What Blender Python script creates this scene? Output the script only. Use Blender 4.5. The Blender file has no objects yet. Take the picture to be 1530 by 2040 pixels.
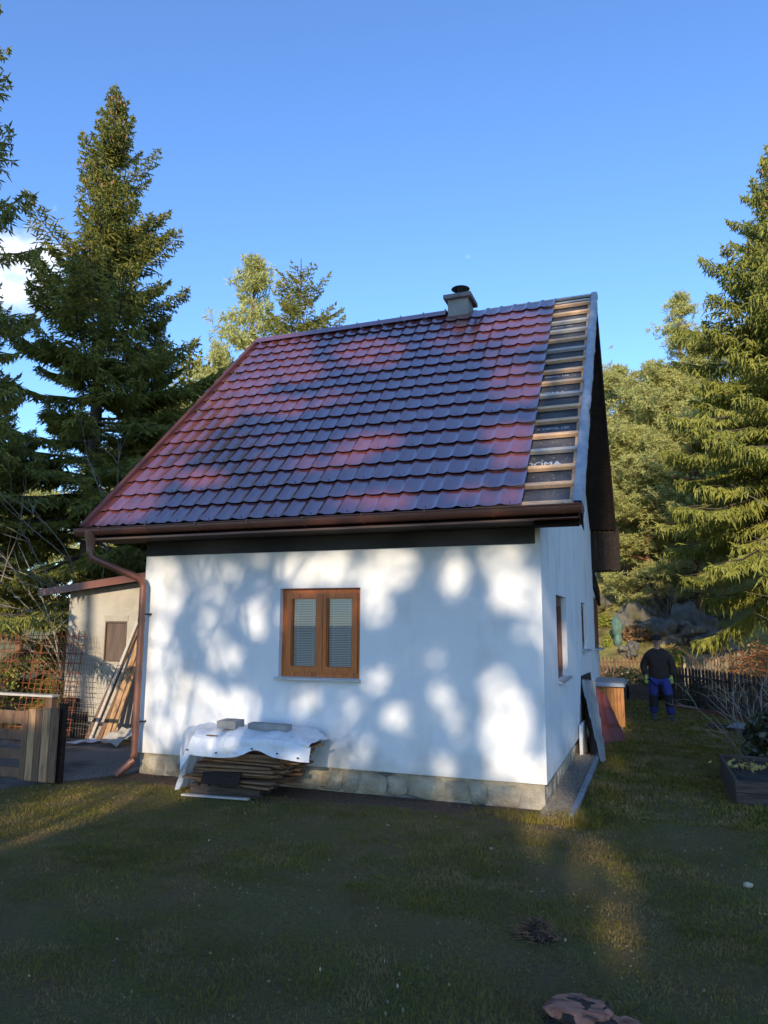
import bpy, bmesh, math, random
import numpy as np
from mathutils import Vector, Matrix, noise

random.seed(11)
RNG = np.random.default_rng(11)
SC = bpy.context.scene
COL = SC.collection
R_ = math.radians

# ------------------------------------------------------------------ camera
CAM = Vector((1.135, -7.935, 1.92))
yaw, pitch, roll = R_(20.409), R_(8.727), R_(0.262)
fw = Vector((-math.sin(yaw) * math.cos(pitch), math.cos(yaw) * math.cos(pitch), math.sin(pitch)))
rt = Vector((math.cos(yaw), math.sin(yaw), 0))
up = rt.cross(fw)
r2 = rt * math.cos(roll) + up * math.sin(roll)
u2 = up * math.cos(roll) - rt * math.sin(roll)
cd = bpy.data.cameras.new("camera")
cam = bpy.data.objects.new("camera", cd)
COL.objects.link(cam)
cam.matrix_world = Matrix(((r2.x, u2.x, -fw.x, CAM.x), (r2.y, u2.y, -fw.y, CAM.y), (r2.z, u2.z, -fw.z, CAM.z), (0, 0, 0, 1)))
cd.sensor_fit = 'VERTICAL'
cd.sensor_height = 36.0
cd.lens = 1440.08 * 36 / 2040
cd.clip_end = 3000
cd.clip_start = 0.05
SC.camera = cam

# ------------------------------------------------------------------ sun and sky
SUN = Vector((0.135, -1.0, 0.303)).normalized()      # direction towards the sun
elev = math.asin(SUN.z)
azim = math.atan2(SUN.x, SUN.y)
sd = bpy.data.lights.new("sun", 'SUN')
sd.energy = 3.2
sd.angle = R_(0.53)
sd.color = (1.0, 0.86, 0.66)
so = bpy.data.objects.new("sun", sd)
COL.objects.link(so)
so.rotation_euler = SUN.to_track_quat('Z', 'Y').to_euler()
world = bpy.data.worlds.new("World")
SC.world = world
world.use_nodes = True
wn, wl = world.node_tree.nodes, world.node_tree.links
for n in list(wn):
    wn.remove(n)
w_out = wn.new('ShaderNodeOutputWorld')
w_bg = wn.new('ShaderNodeBackground')
w_sky = wn.new('ShaderNodeTexSky')
w_sky.sky_type = 'NISHITA'
w_sky.sun_disc = False
w_sky.sun_elevation = elev
w_sky.sun_rotation = azim
w_sky.altitude = 500
w_sky.air_density = 1.0
w_sky.dust_density = 0.3
w_sky.ozone_density = 1.6
w_bg.inputs['Strength'].default_value = 0.15
# thin fair weather clouds low over the forest
w_tc = wn.new('ShaderNodeTexCoord')
w_no = wn.new('ShaderNodeTexNoise')
w_no.inputs['Scale'].default_value = 7.5
w_no.inputs['Detail'].default_value = 7
w_no.inputs['Roughness'].default_value = 0.55
w_map = wn.new('ShaderNodeMapping')
w_map.inputs['Scale'].default_value = (1, 1, 1.7)
w_map.inputs['Location'].default_value = (0.35, 0.6, 0.1)
w_cr = wn.new('ShaderNodeValToRGB')
w_cr.color_ramp.elements[0].position = 0.68
w_cr.color_ramp.elements[1].position = 0.86
w_mix = wn.new('ShaderNodeMixRGB')
w_mix.inputs[2].default_value = (5.6, 5.9, 6.5, 1)
w_dot = wn.new('ShaderNodeVectorMath'); w_dot.operation = 'DOT_PRODUCT'
_cd = Vector((-226.0, 190.0, 133.0)).normalized()
w_dot.inputs[1].default_value = _cd
w_mr = wn.new('ShaderNodeMapRange')
w_mr.inputs[1].default_value = math.cos(R_(7.5)); w_mr.inputs[2].default_value = math.cos(R_(1.5))
w_mr.interpolation_type = 'SMOOTHSTEP'
w_add = wn.new('ShaderNodeMath'); w_add.operation = 'ADD'
w_mul = wn.new('ShaderNodeMath'); w_mul.operation = 'MULTIPLY'; w_mul.inputs[1].default_value = 0.26
w_nrm = wn.new('ShaderNodeVectorMath'); w_nrm.operation = 'NORMALIZE'
wl.new(w_tc.outputs['Generated'], w_nrm.inputs[0])
wl.new(w_nrm.outputs[0], w_dot.inputs[0])
wl.new(w_nrm.outputs[0], w_map.inputs[0])
wl.new(w_map.outputs[0], w_no.inputs['Vector'])
wl.new(w_dot.outputs['Value'], w_mr.inputs[0])
wl.new(w_mr.outputs[0], w_mul.inputs[0])
wl.new(w_no.outputs[0], w_add.inputs[0])
wl.new(w_mul.outputs[0], w_add.inputs[1])
wl.new(w_add.outputs[0], w_cr.inputs[0])
wl.new(w_cr.outputs[0], w_mix.inputs[0])
w_tint = wn.new('ShaderNodeMixRGB'); w_tint.blend_type = 'MULTIPLY'; w_tint.inputs[0].default_value = 1.0
w_tint.inputs[2].default_value = (0.78, 1.05, 1.46, 1)     # camera white balance of the clear blue sky
wl.new(w_sky.outputs[0], w_tint.inputs[1])
wl.new(w_tint.outputs[0], w_mix.inputs[1])
wl.new(w_mix.outputs[0], w_bg.inputs[0])
wl.new(w_bg.outputs[0], w_out.inputs[0])

SC.view_settings.view_transform = 'Standard'
SC.view_settings.look = 'None'
SC.view_settings.exposure = 0.75
SC.view_settings.gamma = 1.0
SC.view_settings.use_curve_mapping = False
SC.render.engine = 'CYCLES'
SC.cycles.max_bounces = 6
SC.cycles.diffuse_bounces = 3
SC.cycles.glossy_bounces = 3
SC.cycles.transmission_bounces = 4
SC.cycles.transparent_max_bounces = 8
SC.cycles.use_denoising = True

# ------------------------------------------------------------------ materials
def mat(name, c1, c2=None, scale=3.0, rough=0.8, bump=0.0, bscale=40.0, metallic=0.0, spec=0.5,
        stretch=(1, 1, 1), detail=5, lo=0.35, hi=0.65, c3=None, s3=1.0, lo3=0.5, hi3=0.65, trans=0.0, coat=0.0, seed=0.0):
    m = bpy.data.materials.new(name)
    m.use_nodes = True
    nt = m.node_tree
    b = nt.nodes['Principled BSDF']
    b.inputs['Roughness'].default_value = rough
    b.inputs['Metallic'].default_value = metallic
    b.inputs['Specular IOR Level'].default_value = spec
    if coat:
        b.inputs['Coat Weight'].default_value = coat
        b.inputs['Coat Roughness'].default_value = 0.2; b.inputs['Coat IOR'].default_value = 3.1
    tc = nt.nodes.new('ShaderNodeTexCoord')
    mp = nt.nodes.new('ShaderNodeMapping')
    mp.inputs['Scale'].default_value = stretch
    mp.inputs['Location'].default_value = (seed, seed * 1.7, seed * 0.6)
    oi = nt.nodes.new('ShaderNodeObjectInfo')
    va = nt.nodes.new('ShaderNodeVectorMath'); va.operation = 'ADD'
    vs = nt.nodes.new('ShaderNodeVectorMath'); vs.operation = 'SCALE'
    vs.inputs[0].default_value = (13.1, 7.7, 19.3)
    nt.links.new(oi.outputs['Random'], vs.inputs['Scale'])
    nt.links.new(tc.outputs['Object'], va.inputs[0])
    nt.links.new(vs.outputs[0], va.inputs[1])
    nt.links.new(va.outputs[0], mp.inputs[0])
    last = None
    if c2 is not None:
        n = nt.nodes.new('ShaderNodeTexNoise')
        n.inputs['Scale'].default_value = scale
        n.inputs['Detail'].default_value = detail
        nt.links.new(mp.outputs[0], n.inputs['Vector'])
        cr = nt.nodes.new('ShaderNodeValToRGB')
        cr.color_ramp.elements[0].position = lo
        cr.color_ramp.elements[1].position = hi
        cr.color_ramp.elements[0].color = (*c1, 1)
        cr.color_ramp.elements[1].color = (*c2, 1)
        nt.links.new(n.outputs[0], cr.inputs[0])
        last = cr.outputs[0]
        if c3 is not None:
            n3 = nt.nodes.new('ShaderNodeTexNoise')
            n3.inputs['Scale'].default_value = s3
            n3.inputs['Detail'].default_value = 6
            nt.links.new(mp.outputs[0], n3.inputs['Vector'])
            r3 = nt.nodes.new('ShaderNodeMapRange')
            r3.inputs[1].default_value = lo3
            r3.inputs[2].default_value = hi3
            nt.links.new(n3.outputs[0], r3.inputs[0])
            mx = nt.nodes.new('ShaderNodeMixRGB')
            mx.inputs[2].default_value = (*c3, 1)
            nt.links.new(r3.outputs[0], mx.inputs[0])
            nt.links.new(last, mx.inputs[1])
            last = mx.outputs[0]
        nt.links.new(last, b.inputs['Base Color'])
    else:
        b.inputs['Base Color'].default_value = (*c1, 1)
    if bump:
        nb = nt.nodes.new('ShaderNodeTexNoise')
        nb.inputs['Scale'].default_value = bscale
        nb.inputs['Detail'].default_value = 6
        nt.links.new(mp.outputs[0], nb.inputs['Vector'])
        bp = nt.nodes.new('ShaderNodeBump')
        bp.inputs['Strength'].default_value = bump
        bp.inputs['Distance'].default_value = 0.02
        nt.links.new(nb.outputs[0], bp.inputs['Height'])
        nt.links.new(bp.outputs[0], b.inputs['Normal'])
    if trans:
        out = nt.nodes['Material Output']
        tr = nt.nodes.new('ShaderNodeBsdfTranslucent')
        ms = nt.nodes.new('ShaderNodeMixShader')
        ms.inputs[0].default_value = trans
        if last is not None:
            nt.links.new(last, tr.inputs[0])
        else:
            tr.inputs[0].default_value = (*c1, 1)
        nt.links.new(b.outputs[0], ms.inputs[1])
        nt.links.new(tr.outputs[0], ms.inputs[2])
        nt.links.new(ms.outputs[0], out.inputs[0])
    return m

M = {}
M['plaster'] = mat('white_plaster', (0.70, 0.695, 0.68), (0.76, 0.755, 0.74), 1.3, 0.9, 0.25, 220, c3=(0.50, 0.48, 0.44), s3=2.2, lo3=0.56, hi3=0.85, stretch=(1, 1, 0.5))
# splash dirt over the plinth and broad trowel marks in the plaster
_pm = M['plaster'].node_tree; _pb = _pm.nodes['Principled BSDF']
_src = _pb.inputs['Base Color'].links[0].from_socket
_tc = _pm.nodes.new('ShaderNodeTexCoord'); _sp = _pm.nodes.new('ShaderNodeSeparateXYZ'); _pm.links.new(_tc.outputs['Object'], _sp.inputs[0])
_nz = _pm.nodes.new('ShaderNodeTexNoise'); _nz.inputs['Scale'].default_value = 3.5; _nz.inputs['Detail'].default_value = 8; _pm.links.new(_tc.outputs['Object'], _nz.inputs['Vector'])
_ad = _pm.nodes.new('ShaderNodeMath'); _ad.operation = 'MULTIPLY_ADD'; _ad.inputs[1].default_value = 0.9; _pm.links.new(_nz.outputs[0], _ad.inputs[0]); _pm.links.new(_sp.outputs[2], _ad.inputs[2])
_mr = _pm.nodes.new('ShaderNodeMapRange'); _mr.inputs[1].default_value = 0.98; _mr.inputs[2].default_value = 0.68; _mr.inputs[4].default_value = 0.45; _pm.links.new(_ad.outputs[0], _mr.inputs[0])
_mx = _pm.nodes.new('ShaderNodeMixRGB'); _mx.inputs[2].default_value = (0.40, 0.36, 0.29, 1); _pm.links.new(_mr.outputs[0], _mx.inputs[0]); _pm.links.new(_src, _mx.inputs[1])
_pm.links.new(_mx.outputs[0], _pb.inputs['Base Color'])
_n2 = _pm.nodes.new('ShaderNodeTexNoise'); _n2.inputs['Scale'].default_value = 5; _n2.inputs['Detail'].default_value = 3; _pm.links.new(_tc.outputs['Object'], _n2.inputs['Vector'])
_b2 = _pm.nodes.new('ShaderNodeBump'); _b2.inputs['Strength'].default_value = 0.35; _b2.inputs['Distance'].default_value = 0.02
_ob = _pb.inputs['Normal'].links[0].from_node; _pm.links.new(_n2.outputs[0], _b2.inputs['Height']); _pm.links.new(_ob.outputs[0], _b2.inputs['Normal']); _pm.links.new(_b2.outputs[0], _pb.inputs['Normal'])
M['stone'] = mat('foundation_stone', (0.30, 0.245, 0.165), (0.44, 0.38, 0.27), 5, 0.95, 1.0, 30, c3=(0.15, 0.125, 0.10), s3=2.6, lo3=0.48, hi3=0.72)
M['mortar'] = mat('foundation_mortar', (0.30, 0.25, 0.18), (0.44, 0.38, 0.28), 6, 0.95, 0.9, 40, c3=(0.12, 0.11, 0.10), s3=2.0)
M['tile'] = mat('brown_red_coated_steel', (0.165, 0.042, 0.037), (0.215, 0.057, 0.049), 0.6, 0.22, 0.03, 90, spec=1.0, coat=1.0)
M['gutter'] = mat('brown_painted_steel', (0.17, 0.062, 0.035), (0.20, 0.075, 0.045), 3, 0.38, 0, spec=0.6)
M['darkwood'] = mat('dark_stained_wood', (0.012, 0.008, 0.006), (0.030, 0.017, 0.011), 6, 0.75, 0.4, 60, stretch=(1, 1, 8), spec=0.25)
M['verge'] = mat('brown_verge_trim', (0.10, 0.035, 0.025), (0.12, 0.04, 0.03), 2, 0.4)
M['batten'] = mat('fresh_pine_batten', (0.62, 0.36, 0.19), (0.76, 0.50, 0.30), 4, 0.8, 0.3, 80, stretch=(3, 20, 20), c3=(0.30, 0.15, 0.06), s3=6, lo3=0.62, hi3=0.72)
M['battenold'] = mat('grey_batten', (0.40, 0.36, 0.31), (0.50, 0.45, 0.39), 4, 0.85, 0.3, 80, stretch=(3, 20, 20))
M['underlay'] = mat('black_roof_underlay', (0.055, 0.055, 0.060), (0.09, 0.09, 0.095), 3, 0.5, 0.5, 8, c3=(0.35, 0.31, 0.26), s3=26, lo3=0.63, hi3=0.70)
M['print'] = mat('white_print', (0.55, 0.58, 0.62), (0.3, 0.32, 0.35), 30, 0.7)
M['membrane'] = mat('grey_breather_membrane', (0.27, 0.285, 0.31), (0.36, 0.375, 0.40), 6, 0.7, 0.6, 22)
M['oak'] = mat('golden_oak_frame', (0.42, 0.100, 0.013), (0.56, 0.155, 0.022), 3, 0.38, 0.1, 60, stretch=(14, 14, 0.8), c3=(0.22, 0.055, 0.010), s3=2.0, lo3=0.55, hi3=0.75)
M['walnut'] = mat('dark_window_frame', (0.12, 0.035, 0.02), (0.16, 0.05, 0.03), 3, 0.4)
M['blind'] = mat('white_blind_slat', (0.84, 0.86, 0.88), None, rough=0.4)
M['interior'] = mat('dark_interior', (0.03, 0.03, 0.03), None)
M['sill'] = mat('zinc_grey_sill', (0.38, 0.40, 0.42), (0.45, 0.47, 0.5), 5, 0.4, 0, metallic=0.4)
M['concrete'] = mat('grey_concrete', (0.26, 0.255, 0.235), (0.36, 0.35, 0.32), 8, 0.95, 0.7, 60, c3=(0.20, 0.19, 0.17), s3=4)
M['kerb'] = mat('kerb_concrete', (0.20, 0.21, 0.22), (0.28, 0.29, 0.30), 8, 0.95, 0.6, 60)
M['shedwall'] = mat('cream_render', (0.36, 0.315, 0.25), (0.46, 0.41, 0.335), 2.2, 0.95, 0.6, 50, c3=(0.36, 0.28, 0.19), s3=1.4, lo3=0.55, hi3=0.75)
M['rust'] = mat('rusty_rebar', (0.30, 0.085, 0.025), (0.16, 0.05, 0.02), 12, 0.95)
M['wire'] = mat('grey_wire', (0.22, 0.19, 0.16), (0.14, 0.10, 0.08), 12, 0.9)
M['board'] = mat('weathered_brown_board', (0.13, 0.068, 0.035), (0.22, 0.125, 0.07), 5, 0.85, 0.5, 60, stretch=(8, 8, 1), c3=(0.06, 0.03, 0.02), s3=3, lo3=0.55, hi3=0.75)
M['boardx'] = mat('weathered_plank', (0.17, 0.09, 0.045), (0.30, 0.17, 0.08), 5, 0.85, 0.6, 60, stretch=(1, 8, 8), c3=(0.06, 0.035, 0.02), s3=2.5, lo3=0.5, hi3=0.72)
M['boardy'] = mat('light_brown_board', (0.40, 0.22, 0.10), (0.50, 0.30, 0.15), 4, 0.85, 0.5, 60, stretch=(8, 8, 1), c3=(0.24, 0.13, 0.07), s3=3)
M['greyboard'] = mat('grey_weathered_board', (0.055, 0.038, 0.028), (0.10, 0.075, 0.058), 5, 0.9, 0.6, 50, stretch=(1, 8, 8))
M['palewood'] = mat('pale_fence_wood', (0.42, 0.33, 0.21), (0.54, 0.44, 0.30), 5, 0.9, 0.4, 50)
M['darkfence'] = mat('dark_fence_wood', (0.028, 0.02, 0.016), (0.05, 0.036, 0.028), 5, 0.85, 0.4, 50)
M['tarp'] = mat('white_tarpaulin', (0.74, 0.75, 0.77), (0.80, 0.81, 0.82), 3, 0.45, 0.7, 9, spec=0.5, c3=(0.62, 0.62, 0.61), s3=7, lo3=0.62, hi3=0.72, trans=0.12)
M['black'] = mat('black_rubber', (0.015, 0.015, 0.017), None, rough=0.6)
M['steel'] = mat('stainless_steel', (0.6, 0.6, 0.62), None, rough=0.25, metallic=1.0)
M['cowl'] = mat('dark_cowl_steel', (0.03, 0.03, 0.035), None, rough=0.4, metallic=0.5)
M['chim'] = mat('grey_chimney_render', (0.20, 0.195, 0.17), (0.25, 0.24, 0.21), 4, 0.9, 0.3, 70)
M['chimcap'] = mat('chimney_cap_concrete', (0.13, 0.12, 0.12), (0.18, 0.17, 0.165), 6, 0.9, 0.3, 70)
M['box'] = mat('orange_stained_board', (0.42, 0.16, 0.035), (0.52, 0.22, 0.06), 4, 0.55, 0.3, 50, stretch=(8, 8, 1), c3=(0.28, 0.09, 0.02), s3=4)
M['lid'] = mat('blue_grey_lid', (0.22, 0.24, 0.28), (0.30, 0.31, 0.34), 4, 0.45)
M['sheetback'] = mat('grey_sheet_back', (0.20, 0.205, 0.195), (0.27, 0.275, 0.26), 4, 0.4, 0, spec=0.6)
M['sheetbrown'] = mat('brown_sheet_and_shadow', (0.14, 0.03, 0.02), (0.17, 0.04, 0.025), 4, 0.4)
M['soil'] = mat('dark_soil', (0.018, 0.013, 0.010), (0.045, 0.032, 0.022), 14, 1.0, 1.0, 60)
M['bark'] = mat('spruce_bark', (0.055, 0.038, 0.027), (0.11, 0.08, 0.058), 8, 0.95, 0.8, 30, stretch=(1, 1, 0.3))
M['pinebark'] = mat('pine_bark', (0.16, 0.075, 0.035), (0.24, 0.12, 0.06), 5, 0.95, 0.8, 30, stretch=(1, 1, 0.3))
M['palebark'] = mat('pale_twig_bark', (0.20, 0.17, 0.13), (0.30, 0.26, 0.20), 8, 0.9)
M['brownbark'] = mat('brown_twig_bark', (0.16, 0.09, 0.05), (0.24, 0.14, 0.08), 8, 0.9)
M['spruce'] = mat('spruce_needles', (0.23, 0.235, 0.045), (0.42, 0.385, 0.090), 1.6, 0.6, trans=0.32, c3=(0.11, 0.145, 0.045), s3=5, lo3=0.5, hi3=0.65, spec=0.3)
M['spruceR'] = mat('hanging_spruce_needles', (0.30, 0.31, 0.06), (0.46, 0.45, 0.10), 1.2, 0.6, trans=0.35, c3=(0.12, 0.15, 0.05), s3=4, lo3=0.52, hi3=0.68, spec=0.3)
M['pine'] = mat('pine_needles', (0.42, 0.42, 0.14), (0.54, 0.52, 0.18), 0.9, 0.65, trans=0.35, c3=(0.44, 0.36, 0.13), s3=0.8, lo3=0.55, hi3=0.72, spec=0.3)
M['cone'] = mat('spruce_cone', (0.30, 0.14, 0.06), (0.40, 0.21, 0.10), 5, 0.8)
M['leafdark'] = mat('dark_evergreen_leaf', (0.018, 0.030, 0.014), (0.04, 0.055, 0.02), 6, 0.4, trans=0.1)
M['leafyellow'] = mat('yellow_green_leaf', (0.26, 0.30, 0.04), (0.34, 0.34, 0.06), 5, 0.6, trans=0.3)
M['leafbrown'] = mat('dry_brown_leaf', (0.24, 0.13, 0.06), (0.34, 0.20, 0.09), 6, 0.8, trans=0.2)
M['fern'] = mat('rust_red_bracken', (0.28, 0.085, 0.03), (0.36, 0.15, 0.05), 3, 0.9, trans=0.15)
M['teal'] = mat('teal_plastic', (0.07, 0.15, 0.12), (0.10, 0.19, 0.15), 5, 0.6)
M['wood_cut'] = mat('red_brown_cut_wood', (0.34, 0.13, 0.08), (0.46, 0.21, 0.13), 12, 0.85, 0.8, 40, stretch=(1, 3, 1), c3=(0.10, 0.05, 0.035), s3=8)
M['darkbark'] = mat('rotten_bark', (0.02, 0.015, 0.012), (0.06, 0.035, 0.022), 14, 0.95, 1.0, 50)
M['pebble'] = mat('beige_pebble', (0.22, 0.18, 0.13), (0.34, 0.29, 0.22), 30, 0.9)
M['chip'] = mat('wood_chip', (0.50, 0.42, 0.30), (0.36, 0.28, 0.18), 20, 0.9)
M['skin'] = mat('skin', (0.42, 0.24, 0.17), None, rough=0.6)
M['jacket'] = mat('dark_brown_jacket', (0.022, 0.015, 0.013), (0.035, 0.022, 0.018), 6, 0.9, 0.5, 20)
M['trousers'] = mat('royal_blue_trousers', (0.016, 0.022, 0.13), (0.024, 0.034, 0.19), 6, 0.85, 0.5, 20)
M['knee'] = mat('black_knee_cloth', (0.012, 0.012, 0.014), None, rough=0.9)
M['boot'] = mat('grey_boot', (0.035, 0.04, 0.045), (0.06, 0.065, 0.07), 9, 0.8)
M['glove'] = mat('lime_glove', (0.42, 0.55, 0.12), None, rough=0.8)
M['straw'] = mat('yellow_dead_leaves', (0.34, 0.25, 0.07), (0.42, 0.32, 0.10), 9, 0.9)
M['hatch'] = mat('rusty_brown_metal_hatch', (0.085, 0.055, 0.040), (0.13, 0.085, 0.06), 3, 0.7, 0.3, 40, stretch=(4, 4, 1))

gl = bpy.data.materials.new('window_glass'); gl.use_nodes = True
_nt = gl.node_tree; _nt.nodes.remove(_nt.nodes['Principled BSDF'])
_g = _nt.nodes.new('ShaderNodeBsdfGlossy'); _g.inputs['Roughness'].default_value = 0.01
_t = _nt.nodes.new('ShaderNodeBsdfTransparent'); _t.inputs[0].default_value = (0.9, 0.93, 0.92, 1)
_m = _nt.nodes.new('ShaderNodeMixShader')
_f = _nt.nodes.new('ShaderNodeFresnel'); _f.inputs[0].default_value = 1.6
_nt.links.new(_f.outputs[0], _m.inputs[0]); _nt.links.new(_t.outputs[0], _m.inputs[1]); _nt.links.new(_g.outputs[0], _m.inputs[2])
_nt.links.new(_m.outputs[0], _nt.nodes['Material Output'].inputs[0])
M['glass'] = gl

# ------------------------------------------------------------------ helpers
def tag(o, label=None, cat=None, group=None, kind=None):
    if label: o['label'] = label
    if cat: o['category'] = cat
    if group: o['group'] = group
    if kind: o['kind'] = kind
    return o

def empty(name, loc=(0, 0, 0), rz=0.0, label=None, cat=None, group=None):
    o = bpy.data.objects.new(name, None)
    COL.objects.link(o)
    o.location = loc
    o.rotation_euler = (0, 0, rz)
    o.empty_display_size = 0.2
    return tag(o, label, cat, group)

def link(name, me, parent=None, m=None, loc=None, rot=None, scale=None):
    o = bpy.data.objects.new(name, me)
    COL.objects.link(o)
    if m is not None and not me.materials:
        me.materials.append(m)
    if parent is not None: o.parent = parent
    if loc is not None: o.location = loc
    if rot is not None: o.rotation_euler = rot
    if scale is not None: o.scale = scale
    return o

def copy_tree(o, parent=None):
    c = o.copy()
    COL.objects.link(c)
    if parent is not None: c.parent = parent
    for ch in list(o.children):
        copy_tree(ch, c)
    return c

class MB:
    def __init__(s):
        s.v, s.f = [], []
    def quad(s, a, b, c, d):
        i = len(s.v); s.v += [tuple(a), tuple(b), tuple(c), tuple(d)]; s.f.append((i, i + 1, i + 2, i + 3)); return s
    def poly(s, pts):
        i = len(s.v); s.v += [tuple(p) for p in pts]; s.f.append(tuple(range(i, i + len(pts)))); return s
    def hexa(s, p):          # 8 corners: bottom 4 ccw, top 4 ccw
        i = len(s.v); s.v += [tuple(q) for q in p]
        for f in ((3, 2, 1, 0), (4, 5, 6, 7), (0, 1, 5, 4), (1, 2, 6, 5), (2, 3, 7, 6), (3, 0, 4, 7)):
            s.f.append(tuple(i + k for k in f))
        return s
    def box(s, x0, x1, y0, y1, z0, z1):
        return s.hexa([(x0, y0, z0), (x1, y0, z0), (x1, y1, z0), (x0, y1, z0), (x0, y0, z1), (x1, y0, z1), (x1, y1, z1), (x0, y1, z1)])
    def cbox(s, x0, x1, y0, y1, z0, z1, c=0.004):   # chamfered along all edges of the faces by shrinking end caps
        i = len(s.v)
        cx, cy, cz = (x0 + x1) / 2, (y0 + y1) / 2, (z0 + z1) / 2
        bm = bmesh.new()
        bmesh.ops.create_cube(bm, size=1)
        for v in bm.verts:
            v.co = Vector((cx + v.co.x * (x1 - x0), cy + v.co.y * (y1 - y0), cz + v.co.z * (z1 - z0)))
        bmesh.ops.bevel(bm, geom=bm.edges[:], offset=c, segments=1, affect='EDGES')
        bm.verts.index_update()
        for v in bm.verts: s.v.append(tuple(v.co))
        for f in bm.faces: s.f.append(tuple(i + v.index for v in f.verts))
        bm.free()
        return s
    def bar(s, a, b, w, h, upv=(0, 0, 1)):   # rectangular bar from a to b
        a, b, upv = Vector(a), Vector(b), Vector(upv)
        d = (b - a).normalized()
        side = d.cross(upv).normalized() * w / 2
        u = side.cross(d).normalized() * h / 2
        return s.hexa([a - side - u, a + side - u, b + side - u, b - side - u, a - side + u, a + side + u, b + side + u, b - side + u])
    def tube(s, pts, rad, n=8, cap=True):
        pts = [Vector(p) for p in pts]
        if not hasattr(rad, '__len__'): rad = [rad] * len(pts)
        base = len(s.v)
        ref = Vector((0, 0, 1))
        for k, p in enumerate(pts):
            d = (pts[min(k + 1, len(pts) - 1)] - pts[max(k - 1, 0)]).normalized()
            r = ref if abs(d.dot(ref)) < 0.95 else Vector((0, 1, 0))
            x = d.cross(r).normalized(); y = x.cross(d)
            for j in range(n):
                a = 2 * math.pi * j / n
                s.v.append(tuple(p + (x * math.cos(a) + y * math.sin(a)) * rad[k]))
        for k in range(len(pts) - 1):
            for j in range(n):
                a, b = base + k * n + j, base + k * n + (j + 1) % n
                s.f.append((a, b, b + n, a + n))
        if cap:
            s.f.append(tuple(base + j for j in reversed(range(n))))
            s.f.append(tuple(base + (len(pts) - 1) * n + j for j in range(n)))
        return s
    def lathe(s, c, prof, n=16):             # prof: list of (r, z)
        base = len(s.v)
        for r, z in prof:
            for j in range(n):
                a = 2 * math.pi * j / n
                s.v.append((c[0] + r * math.cos(a), c[1] + r * math.sin(a), c[2] + z))
        for k in range(len(prof) - 1):
            for j in range(n):
                a, b = base + k * n + j, base + k * n + (j + 1) % n
                s.f.append((a, b, b + n, a + n))
        s.f.append(tuple(base + j for j in reversed(range(n))))
        s.f.append(tuple(base + (len(prof) - 1) * n + j for j in range(n)))
        return s
    def mesh(s, name, m=None, smooth=False):
        me = bpy.data.meshes.new(name)
        me.from_pydata(s.v, [], s.f)
        if m is not None: me.materials.append(m)
        if smooth:
            me.polygons.foreach_set('use_smooth', [True] * len(me.polygons))
        me.update()
        return me
    def build(s, name, m, parent=None, smooth=False, auto=False):
        me = s.mesh(name, m, smooth or auto)
        if auto:
            me.set_sharp_from_angle(angle=R_(35))
        return link(name, me, parent)

def np_mesh(name, V, F, m, smooth=False):
    """V (n,3), F (k,3) or (k,4) numpy -> mesh"""
    me = bpy.data.meshes.new(name)
    k = F.shape[1]
    me.vertices.add(len(V)); me.vertices.foreach_set('co', np.ascontiguousarray(V, dtype=np.float32).ravel())
    me.loops.add(F.size); me.loops.foreach_set('vertex_index', F.astype(np.int32).ravel())
    me.polygons.add(len(F))
    me.polygons.foreach_set('loop_start', np.arange(0, F.size, k, dtype=np.int32))
    me.polygons.foreach_set('loop_total', np.full(len(F), k, dtype=np.int32))
    if smooth: me.polygons.foreach_set('use_smooth', np.ones(len(F), dtype=bool))
    me.update(calc_edges=True)
    me.materials.append(m)
    return me

def norm(a):
    return a / np.maximum(np.linalg.norm(a, axis=-1, keepdims=True), 1e-9)

def twigs_mesh(name, P, D, L, W, m, cross=True, rng=RNG):
    """flat tapering twigs from base points P along D, length L, width W"""
    n = len(P)
    rv = norm(rng.normal(size=(n, 3)))
    S = norm(np.cross(D, rv))
    T = norm(np.cross(D, S))
    mid = P + D * (L * 0.45)[:, None]
    tip = P + D * L[:, None]
    w = (W / 2)[:, None]
    quads = [np.stack([P, mid + S * w, tip, mid - S * w], 1)]
    if cross:
        quads.append(np.stack([P, mid + T * w, tip, mid - T * w], 1))
    V = np.concatenate(quads, 0).reshape(-1, 3)
    F = np.arange(len(V)).reshape(-1, 4)
    return np_mesh(name, V, F, m)

def cards_mesh(name, P, size, m, rng=RNG, nrm=None):
    n = len(P)
    a = norm(rng.normal(size=(n, 3))); b = norm(np.cross(a, norm(rng.normal(size=(n, 3)))))
    size = np.broadcast_to(size, (n,))[:, None]
    V = np.stack([P - a * size, P + b * size * 0.6, P + a * size, P - b * size * 0.6], 1).reshape(-1, 3)
    return np_mesh(name, V, np.arange(len(V)).reshape(-1, 4), m)

def smoothstep(a, b, x):
    t = min(1.0, max(0.0, (x - a) / (b - a)))
    return t * t * (3 - 2 * t)

def ground_h(x, y):
    s = smoothstep(-13, -3, x)
    hill = 0.0
    if y > 12.8:
        t = y - 12.8
        hill = (0.30 * t + 0.012 * t * t if t < 10 else 4.2 + 0.50 * (t - 10)) * (0.10 + 0.90 * s)
        if hill > 16: hill = 16 + (hill - 16) * 0.2
    hill += 0.0
    return hill

def part(name, mb, m, root, smooth=False, auto=False):
    o = mb.build(name, m, root, smooth, auto)
    if root.parent is None:
        o.location = -Vector(root.location)
    return o

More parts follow.
